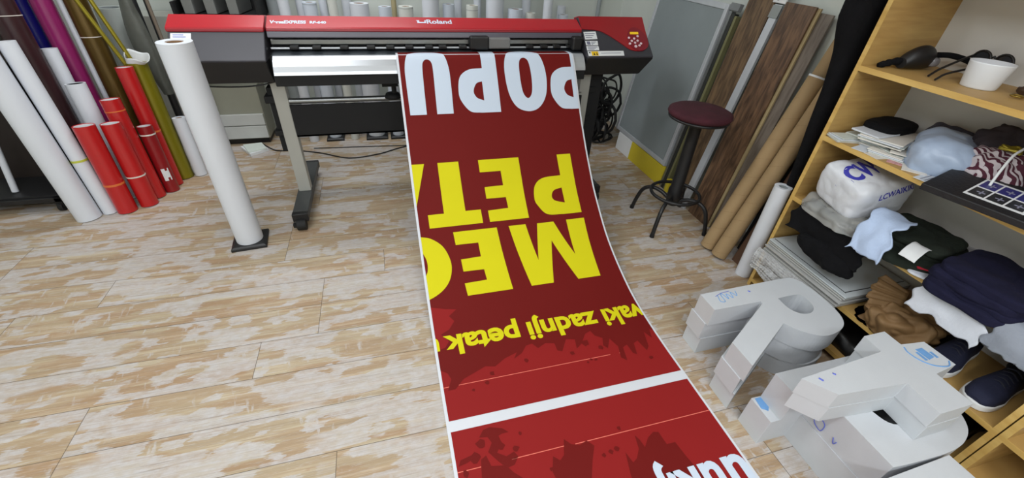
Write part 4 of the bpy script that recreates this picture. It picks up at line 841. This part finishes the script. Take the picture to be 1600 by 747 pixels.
_wv = _t.nodes.new('ShaderNodeTexWave'); _wv.inputs['Scale'].default_value = 22; _wv.inputs['Distortion'].default_value = 1.5; _tc = _t.nodes.new('ShaderNodeTexCoord'); _t.links.new(_tc.outputs['Object'], _wv.inputs['Vector'])
_rp = _t.nodes.new('ShaderNodeValToRGB'); _rp.color_ramp.elements[0].position = .55; _rp.color_ramp.elements[0].color = (*lin((74, 28, 44)), 1); _rp.color_ramp.elements[1].position = .62; _rp.color_ramp.elements[1].color = (*lin((190, 180, 184)), 1)
_t.links.new(_wv.outputs['Fac'], _rp.inputs[0]); _t.links.new(_rp.outputs[0], _t.nodes['Principled BSDF'].inputs['Base Color']); _t.nodes['Principled BSDF'].inputs['Roughness'].default_value = .9
scarf = tag(build('striped_scarf', softbox((2.02, .835, .880), (.20, .20, .22), .3, p=2.6, amp=.02, freq=10, seed=11, n=30, crease=.03), m_st), 'maroon and white striped knit in a heap behind the black case', 'scarf')
tag(build('dark_cloth', softbox((2.06, 1.03, .900), (.16, .20, .19), .2, p=2.5, amp=.018, freq=12, seed=12, n=14, fold=.005), pm('dark_striped_cloth', (58, 56, 66), .9, var=.4, scale=40, stretch=(1, 6, 1))), 'dark striped cloth heap between the paper pile and the blue bag', 'cloth')
tag(build('tinsel_bow', MB().tube(catmull([(2.005 + .030 * math.cos(k * 2.1) * (1 + .3 * math.sin(k)), .825 + .030 * math.sin(k * 2.1), 1.000 + .006 * math.sin(k * 3.3)) for k in range(14)], 5), .004, 8), pm('gold_tinsel', (176, 160, 60), .3, metal=.6)), 'small tangled gold ribbon on the striped knit', 'ribbon')
build('drawstring', MB().tube(catmull([(1.975, .79, 1.02), (1.935, .785, 1.00), (1.905, .775, .955), (1.885, .765, .905)], 8), .004, 8), WHITE_PAPER, scarf)
tag(build('rag', softbox((2.03, .62, .868), (.23, .24, .11), .1, p=2.6, amp=.018, freq=10, seed=14, n=30, crease=.035), pm('grey_rag', (84, 84, 88), .9, var=.45, scale=22)), 'grey and dark rag heap behind the black case', 'rag')
tag(build('dark_jacket', softbox((2.085, .71, .868), (.11, .56, .40), 0, p=3, amp=.02, freq=8, seed=17, n=30, crease=.03), pm('dark_brown_cloth', (52, 44, 48), .9, var=.3, scale=16, bump=.2)), 'dark brown clothing heap at the back of the second shelf behind the striped knit', 'clothing')
tag(build('white_glove', softbox((1.98, .68, .965), (.11, .075, .05), .4, p=2.4, amp=.014, freq=20, seed=15, n=14), WHITE_CLOTH), 'crumpled white glove on the rag heap at the right end of the second shelf', 'glove')
ks = thing('black_case', 'black folded case with a sticker sheet at the front of the second shelf', 'case', (1.85, .72, z0))
KM = Matrix.Translation((1.855, .725, z0 + .026)) @ Matrix.Rotation(.22, 4, 'Z') @ Matrix.Rotation(math.radians(-4.5), 4, 'Y')
build('cover', MB().box(-.125, .125, -.17, .15, -.012, .012).xform(KM), pm('black_leatherette', (20, 20, 24), .55, bump=.2, bscale=90), ks, bevel=.004)
stk = MB().box(-.085, .085, -.095, .055, .0122, .0130); stk.m = 1
for i in range(2):
    for j in range(3): stk.m = 1 if i else 2; stk.box(-.072 + .077 * i, -.005 + .077 * i, -.087 + .047 * j, -.045 + .047 * j, .0130, .0134)
stk.m = 3
for i in range(2):
    for j in range(3):
        x_, y_ = -.055 + .077 * i, -.072 + .047 * j; stk.box(x_, x_ + .030, y_, y_ + .004, .0134, .0137); stk.box(x_ + .012, x_ + .018, y_ - .008, y_ + .014, .0134, .0137)
build('sticker_sheet', stk.xform(KM), [WHITE_PAPER, pm('sticker_blue', (44, 44, 110), .4), pm('sticker_dark', (36, 38, 42), .4), pm('sticker_grey', (140, 140, 160), .4)], ks)
tag(build('white_card', MB().prism([(1.795, .715), (1.86, .70), (1.79, .625)], z0 + .0003, z0 + .003), PCOL[0]), 'white corner of paper sticking out under the black case', 'card', 'papers on the second shelf')
# third shelf: clothes and bags
z1 = .5655
CLEAR = pm('clear_plastic', (206, 208, 206), .2, var=.1, scale=10, alpha=.42, bump=.5, bscale=14)
tag(build('clear_bag', softbox((1.915, 1.095, z1 + .010), (.36, .36, .105), -.15, p=3, amp=.014, freq=9, seed=21, n=34, crease=.016, cfreq=9), CLEAR), 'crumpled clear plastic bag under the white printed bag', 'bag')
tag(build('clear_bag_contents', softbox((1.945, 1.10, z1 + .010), (.24, .25, .066), -.15, p=3, amp=.012, freq=9, seed=22, n=14), pm('wrapped_beige', (176, 168, 156), .8, var=.12, scale=14)), 'beige folded cloth inside the clear plastic bag', 'cloth')
BAGM = (1.895, 1.115, .708)
lw = thing('shopping_bag', 'stuffed white plastic bag printed with blue letters on the third shelf', 'bag', BAGM)
bagmesh = softbox((BAGM[0], BAGM[1], BAGM[2] - .0), (.265, .23, .165), -.12, p=6, amp=.010, freq=5, seed=25, n=40, tilt=(.10, -.12), crease=.009, cfreq=9)
build('bag', bagmesh, pm('white_plastic_bag', (214, 218, 226), .35, var=.03, bump=.3, bscale=16), lw)
bo = [o for o in lw.children][0]
def project_text(txt, size, bold, origin, ux, uy, mat, shear=0.0):
    """printed letters laid onto the bag surface from above/front"""
    from mathutils.bvhtree import BVHTree
    bv = BVHTree.FromPolygons([v for v in bagmesh.v], bagmesh.f); v, f = text_mesh(txt, size, bold, 1.0, shear); O = Vector(origin); ux = Vector(ux).normalized(); uy = Vector(uy).normalized(); nn = ux.cross(uy)
    bm = bmesh.new(); bv_ = [bm.verts.new((a, b, 0)) for a, b in v]
    for q in f:
        try: bm.faces.new([bv_[i] for i in q])
        except ValueError: pass
    bmesh.ops.triangulate(bm, faces=bm.faces[:]); bmesh.ops.subdivide_edges(bm, edges=bm.edges[:], cuts=1); bmesh.ops.triangulate(bm, faces=bm.faces[:])
    bm.verts.index_update(); out = []; ok = []
    for q in bm.verts:
        p = O + ux * q.co.x + uy * q.co.y; h = bv.ray_cast(p + nn * .3, -nn); out.append((h[0] + nn * .0015) if h[0] else p); ok.append(h[0] is not None)
    mb = MB(); mb.add(out, [tuple(x.index for x in fc_.verts) for fc_ in bm.faces if all(ok[x.index] for x in fc_.verts)]); bm.free()
    return build('lettering', mb, mat, lw)
BAGBLUE = pm('bag_blue', (60, 62, 170), .5)
UX, UY = (.945, -.055, .326), (-.216, .627, .743)
project_text('LCW', .085, .003, (1.735, 1.125, .72), UX, UY, BAGBLUE, .15)
project_text('LCWAIKIKI', .030, .0007, (1.835, 1.02, .70), UX, UY, BAGBLUE, .1)
bgm = cloth([(1.86, .572), (1.80, .578), (1.770, .566), (1.752, .525), (1.742, .46)], .88, 1.24, .010, 33, ragged=.03, freq=8)
tag(solid(build('black_garment', bgm, BLACK_CLOTH), .012), 'black garment hanging over the left end of the third shelf', 'clothing', G)
tag(build('black_garment', softbox((1.752, 1.02, .440), (.08, .26, .10), .1, p=2.6, amp=.02, freq=10, seed=36, n=22, crease=.012), BLACK_CLOTH), 'black sleeves bunched above the glass sheets', 'clothing', G)
gm1 = thing('folded_garment', 'dark green folded garment on the third shelf', 'clothing', (1.94, .86, z1), G)
for k, (dx, dy, sz) in enumerate(((0, 0, .030), (.004, -.004, .030), (-.006, .004, .028))): build('fold', softbox((1.945 + dx, .855 + dy, z1 + .017 + .024 * k), (.27 - .01 * k, .25 - .008 * k, sz + .012), .18, p=4, amp=.012, freq=7, seed=40 + k, n=26, crease=.014, cfreq=9), GREEN_CLOTH, gm1)
tag(build('folded_garment', softbox((1.83, .80, .575), (.12, .20, .05), .5, p=3, amp=.012, freq=9, seed=45, n=14), GREEN_CLOTH), 'dark green sleeve lying over the shelf edge under the white tag', 'clothing', G)
tg = cloth([(1.855, .640), (1.81, .652), (1.765, .645), (1.735, .625)], .765, .822, .002, 47, ragged=.001, skew=-.03, freq=5)
tag(solid(build('paper_tag', tg, WHITE_PAPER), .0015), 'white paper tag on the dark green sleeve', 'tag')
sh = cloth([(1.865, .690), (1.81, .694), (1.755, .668), (1.725, .610), (1.712, .555)], .86, .985, .012, 51, ragged=.03, skew=-.04, freq=6)
tag(solid(build('folded_shirt', sh, BLUE_SHIRT), .006), 'pale blue shirt draped over the black garment on the third shelf', 'clothing', G)
nv = thing('folded_garment', 'navy folded garment at the front of the third shelf', 'clothing', (1.90, .60, z1), G)
for k, (dx, dy) in enumerate(((0, 0), (.006, -.006), (-.004, .004), (.003, .0))): build('fold', softbox((1.895 + dx, .585 + dy, z1 + .014 + .023 * k), (.31 - .008 * k, .27 - .006 * k, .042), .12, p=5, amp=.010, freq=6, seed=60 + k, n=26, crease=.010, cfreq=8), NAVY_CLOTH, nv)
tag(build('white_garment', softbox((2.075, .73, z1 + .001), (.13, .24, .10), .1, p=3, amp=.012, freq=8, seed=66, n=14), WHITE_CLOTH), 'white garment at the back of the third shelf behind the navy one', 'clothing', G)
rw = thing('white_badge', 'white fabric corner with a red stripe at the shelf front', 'clothing', (1.79, .725, z1), G)
build('cloth_corner', softbox((1.83, .735, z1 + .0005), (.10, .085, .02), .4, p=3, amp=.004, seed=68, n=10), WHITE_CLOTH, rw)
build('stripe', MB().box(-.035, .035, -.006, .006, 0, .003).xform(Matrix.Translation((1.823, .722, z1 + .0205)) @ Matrix.Rotation(-.75, 4, 'Z')), pm('red_stripe', (190, 40, 60), .7), rw)
wc = cloth([(1.86, .583), (1.80, .592), (1.776, .568), (1.768, .52), (1.764, .465)], .475, .690, .010, 71, ragged=.05, freq=5)
tag(solid(build('white_cloth', wc, WHITE_CLOTH), .005), 'white cloth hanging over the shelf edge below the navy garment', 'clothing', G)
gc = cloth([(1.86, .585), (1.80, .60), (1.772, .56), (1.768, .50)], .33, .47, .010, 75, ragged=.04, freq=5)
tag(solid(build('grey_garment', gc, GREY_CLOTH), .02), 'grey garment hanging at the right end of the third shelf', 'clothing', G)
# fourth shelf: glass sheets, bubble wrap, paper bag, shoes
z2 = .2605; words_ = ['bottom', 'second', 'third', 'fourth', 'fifth', 'sixth', 'top']
for k in range(7):
    jx, jy = rc_.uniform(-.012, .010), rc_.uniform(-.014, .010)
    gsx = MB().box(1.756 + jx, 2.135, .872 + jy, 1.30 + jy * .3, z2 + .0108 * k, z2 + .0108 * k + .0066)
    if k == 6:
        gsx.m = 1; zz = z2 + .0108 * k + .0066
        gsx.box(1.785, 1.789, .885, 1.29, zz, zz + .0006); gsx.box(1.785, 2.13, .888, .892, zz, zz + .0006)
    tag(build('glass_sheet', gsx, [GLASS_GREY if k == 6 else EDGE_GREY, CHARCOAL]), 'grey framed sheet, %s of the stack on the low shelf' % words_[k] if k in (0, 6) else 'grey sheet edge, %s from the bottom of the stack on the low shelf' % words_[k], 'sheet', 'sheets stacked on the low shelf')
def bub(u, v):
    path = [(1.741, .272), (1.736, .255), (1.728, .225), (1.718, .195), (1.705, .165)]
    q = catmull([(a, 0, b) for a, b in path], 6); p = q[min(len(q) - 1, int(u * (len(q) - 1)))]
    y = .862 + .44 * v + .012 * math.sin(7 * v + 3 * u)
    cell = .005 * abs(math.sin(u * 34) * math.sin(v * 80))
    n_ = noise.noise_vector(Vector((u * 3, v * 7, 1))) * .014
    return Vector((p.x - cell + n_.x * u, y, p.z + n_.z * u))
bm2 = MB(); grid_mesh(bm2, bub, 34, 110)
tag(solid(build('bubble_wrap', bm2, pm('bubble_plastic', (212, 214, 216), .2, var=.15, scale=50, alpha=.5, bump=.8, bscale=70)), .002), 'strip of bubble wrap hanging off the sheet stack', 'bubble wrap')
BROWN = pm('brown_paper', (128, 98, 62), .7, var=.12, scale=8, bump=.4, bscale=12)
bgp = thing('brown_paper_bag', 'crumpled brown paper bag on the low shelf', 'bag', (1.93, .745, z2))
build('bag', softbox((1.945, .73, z2), (.30, .26, .255), .2, p=3.2, amp=.022, freq=6, seed=81, n=44, crease=.055, cfreq=9), BROWN, bgp)
def fan(u, v):
    a = -1.0 + 1.9 * v; zig = (.012 * math.sin(v * 26) + .006 * math.sin(v * 61)) * u
    d = Vector((-.60, .60, .0)).normalized(); side = Vector((.55, .42, .72)).normalized()
    return Vector((1.905, .750, z2 + .125)) + d * (.12 * u * (1 - .25 * a * a)) + side * (.085 * (.55 + .55 * u) * a) + Vector((-.3, -.6, .6)) * zig
fl2 = MB(); grid_mesh(fl2, fan, 8, 32)
solid(build('gathered_flap', fl2, BROWN, bgp), .004)
def shoe(lab, tx, ty, ang, seed, sc=1.0):
    """low trainer; toe at (tx, ty), pointing back along +ang"""
    M = Matrix.Translation((tx, ty, z2 + .0005)) @ Matrix.Rotation(ang, 4, 'Z') @ Matrix.Scale(sc, 4)
    t = thing('sneaker', lab, 'shoe', (tx, ty, z2), 'pair of navy sneakers')
    st = [(0, .012), (.012, .032), (.04, .046), (.09, .051), (.14, .044), (.20, .039), (.25, .040), (.28, .033), (.292, .012)]
    out = [(a, b) for a, b in st] + [(a, -b) for a, b in st[::-1]]
    so = MB().prism(smooth2(out, 5, True), 0, .028); build('sole', so.xform(M), WHITE_PAPER, t, bevel=.006, seg=3)
    hs = [(0.008, .040), (.03, .058), (.07, .068), (.11, .085), (.15, .098), (.20, .092), (.25, .094), (.285, .100)]
    def up(u, v):
        x = .006 + .278 * u
        wv = [b for b in st]; wd = 0; hh = 0
        for (a, b), (c, d) in zip(st, st[1:]):
            if a <= x <= c: wd = b + (d - b) * (x - a) / (c - a)
        for (a, b), (c, d) in zip(hs, hs[1:]):
            if a <= max(.008, x) <= c: hh = b + (d - b) * (max(.008, x) - a) / (c - a)
        hh = hh or hs[-1][1]; a = PI * v
        return Vector((x, (wd - .003) * math.copysign(abs(math.cos(a)) ** .75, math.cos(a)), .022 + (hh - .022) * abs(math.sin(a)) ** .7))
    um = MB(); grid_mesh(um, up, 30, 20); um.add([up(0, k / 20) for k in range(21)], [tuple(range(21))]); um.add([up(1, k / 20) for k in range(21)], [tuple(range(21))[::-1]])
    build('upper', um.xform(M), pm('navy_canvas', (26, 30, 56), .85, var=.12, bump=.15, bscale=120), t)
    op = MB().torus((0, 0, 0), .030, .006, 28, 8).xform(M @ Matrix.Translation((.222, 0, .094)) @ Matrix.Scale(1.7, 4, (1, 0, 0))); build('collar', op, pm('dark_lining', (14, 14, 20), .9), t)
    la = MB()
    for k in range(5):
        x = .095 + .018 * k; z = .079 + .0065 * k; la.tube(catmull([(x, -.022, z - .006), (x + .003, 0, z + .006), (x + .006, .022, z - .006)], 5), .003, 8)
    build('laces', la.xform(M), pm('dark_lace', (40, 42, 58), .9), t)
shoe('navy sneaker with white sole, the farther of the pair on the low shelf', 1.815, .520, .18, 1)
shoe('navy sneaker with white sole, the nearer of the pair on the low shelf', 1.808, .385, .10, 2)
tag(build('black_shoe', softbox((2.05, .585, z2 + .001), (.16, .10, .09), .2, p=2.6, amp=.01, seed=90, n=12), BLACK_MATT), 'black shoe shape behind the navy sneakers', 'shoe')
# bottom
tag(build('black_sack', softbox((1.97, .86, .0505), (.28, .50, .16), 0, p=3, amp=.02, freq=8, seed=95, n=18), pm('black_bin_bag', (14, 14, 16), .4, bump=.4, bscale=14)), 'black sack on the bottom board of the bookcase', 'sack')
tag(build('black_sack', softbox((1.98, .45, .0505), (.26, .22, .14), 0, p=3, amp=.018, freq=8, seed=96, n=16), pm('black_bin_bag', (14, 14, 16), .4, bump=.4, bscale=14)), 'small black sack at the near end of the bottom board', 'sack')
tag(build('folded_paper', softbox((1.90, .19, .2605), (.14, .10, .03), .3, p=4, amp=.006, seed=98, n=10), WHITE_PAPER), 'crumpled white paper on the low shelf of the second bookcase', 'paper')
# ------------------------------------------------------------------ foam letters on the floor
def outline_prism(mb, polys, z0, z1):
    v, f = poly_mesh(polys); mb.add([(a, b, z1) for a, b in v], f); mb.add([(a, b, z0) for a, b in v], [q[::-1] for q in f])
    for pl in polys:
        m = len(pl); mb.add([(a, b, z0) for a, b in pl] + [(a, b, z1) for a, b in pl], [(i, (i + 1) % m, m + (i + 1) % m, m + i) for i in range(m)])
    return mb
def scribble(parent, pts, mat, r=.0018, name='marker_scribble'): return build(name, MB().tube(catmull(pts, 6), r, 6), mat, parent)
Rout = [(1.205, 1.062)] + smooth2([(1.640, 1.072), (1.700, 1.066), (1.728, 1.02), (1.735, .93), (1.722, .83), (1.685, .775), (1.620, .748), (1.545, .746), (1.480, .785), (1.440, .838)], 6) + [(1.160, .690), (1.160, .800), (1.440, .955), (1.440, .966), (1.205, .966)]
Rhole = smooth2([(1.530, .966), (1.640, .966), (1.655, .925), (1.640, .882), (1.600, .860), (1.556, .868), (1.530, .905), (1.530, .966)], 4)[:-1]
Rt = thing('foam_letter', 'white foam letter R lying flat beside the banner under the sheet stack', 'foam letter', (1.44, .90, 0), 'white foam letters on the floor')
def shift(polys, dx, dy): return [[(a + dx, b + dy) for a, b in q] for q in polys]
build('layer', outline_prism(MB(), shift([Rout, Rhole], .006, .006), .0005, .0925), FOAM, Rt, bevel=.0015)
build('layer', outline_prism(MB(), shift([Rout, Rhole], -.004, .010), .0932, .186), FOAM, Rt, bevel=.0015)
build('layer', outline_prism(MB(), [Rout, Rhole], .1867, .280), FOAM, Rt, bevel=.0015)
zt = .2805
sc1 = [(1.275, 1.040), (1.265, 1.005), (1.285, 1.00), (1.290, 1.035), (1.300, 1.045), (1.310, 1.010), (1.320, 1.040), (1.335, 1.012), (1.345, 1.045), (1.360, 1.020), (1.372, 1.048)]
scribble(Rt, [(a, b, zt) for a, b in sc1], STAMP, .0015); scribble(Rt, [(1.262, 1.035, zt), (1.300, 1.048, zt), (1.345, 1.052, zt)], INK, .0012); scribble(Rt, [(1.43, 1.035, zt), (1.437, 1.028, zt)], INK, .003)
# lower P
Pout = [(1.180, .645), (1.690, .645), (1.735, .60), (1.745, .52)] + smooth2([(1.745, .50), (1.735, .40), (1.69, .325), (1.62, .288), (1.54, .276), (1.46, .276), (1.36, .280), (1.312, .284)], 5) + [(1.312, .545), (1.180, .545)]
Phole = smooth2([(1.43, .535), (1.60, .535), (1.635, .50), (1.630, .43), (1.585, .395), (1.52, .385), (1.45, .39), (1.425, .44)], 4, True)
Pt = thing('foam_letter', 'white foam letter P lying flat under the cross-shaped foam letter', 'foam letter', (1.46, .46, 0), 'white foam letters on the floor')
build('layer', outline_prism(MB(), [Pout, Phole], .0005, .140), FOAM, Pt, bevel=.0015)
build('layer', outline_prism(MB(), shift([[(max(a, 1.215), b) for a, b in Pout], Phole], .003, -.003), .1408, .280), FOAM, Pt, bevel=.0015)
stp = MB(); outline_prism(stp, [[(1.192, .640), (1.262, .640), (1.205, .585), (1.186, .60)]], .1402, .1410)
build('printed_stamp', stp, STAMP, Pt)
scribble(Pt, [(1.3105, .50, .205), (1.3105, .47, .195), (1.3105, .47, .160), (1.3105, .50, .170), (1.3105, .50, .205)], INK, .0016); scribble(Pt, [(1.3105, .43, .185), (1.3105, .42, .165), (1.3105, .415, .180)], INK, .0016)
# t
Tt = thing('foam_letter', 'white foam letter shaped like a small t, lying on top of the foam P', 'foam letter', (1.42, .5, .28), 'white foam letters on the floor')
tout = [(1.148, .530), (1.215, .455), (1.470, .436), (1.462, .330), (1.602, .330), (1.606, .440), (1.712, .452), (1.708, .552), (1.612, .562), (1.612, .622), (1.516, .622), (1.512, .556), (1.50, .553)]
build('layer', outline_prism(MB(), [tout], .2808, .352), FOAM, Tt, bevel=.0015)
build('layer', outline_prism(MB(), shift([tout], -.004, .002), .3526, .422), FOAM, Tt, bevel=.0015)
zt = .4226
arc = [(1.612 + .07 * math.cos(a), .535 + .075 * math.sin(a)) for a in [math.radians(d) for d in range(160, 300, 14)]]
scribble(Tt, [(1.605, .552, zt), (1.596, .53, zt), (1.604, .495, zt), (1.63, .468, zt), (1.675, .455, zt), (1.70, .470, zt)], STAMP, .0022, 'printed_stamp')
sq = MB(); outline_prism(sq, [[(1.635, .535), (1.665, .535), (1.668, .495), (1.638, .490)]], zt - .0006, zt + .0004); outline_prism(sq, [[(1.622, .525), (1.632, .525), (1.632, .49), (1.622, .49)]], zt - .0006, zt + .0004); outline_prism(sq, [[(1.672, .515), (1.682, .515), (1.682, .49), (1.672, .49)]], zt - .0006, zt + .0004)
build('printed_stamp', sq, STAMP, Tt)
scribble(Tt, [(1.20, .520, zt), (1.206, .508, zt)], INK, .003); scribble(Tt, [(1.26, .524, zt), (1.266, .518, zt)], INK, .003)
# a further letter near the camera
Nt = thing('foam_letter', 'white foam letter at the bottom edge of the photo, nearest the camera', 'foam letter', (1.40, .12, 0), 'white foam letters on the floor')
nout = [(1.205, .262), (1.522, .268), (1.527, .150), (1.30, .05), (1.20, .12)]
build('layer', outline_prism(MB(), [nout], .0005, .140), FOAM, Nt, bevel=.0015)
build('layer', outline_prism(MB(), shift([nout], .004, -.002), .1408, .280), FOAM, Nt, bevel=.0015)
sm = MB().prism([(1.60, .70), (1.74, .71), (1.73, .665), (1.61, .655)], .0005, .08)
tag(build('foam_offcut', sm, FOAM, bevel=.002), 'small white foam offcut on the floor between the R and the P', 'offcut')
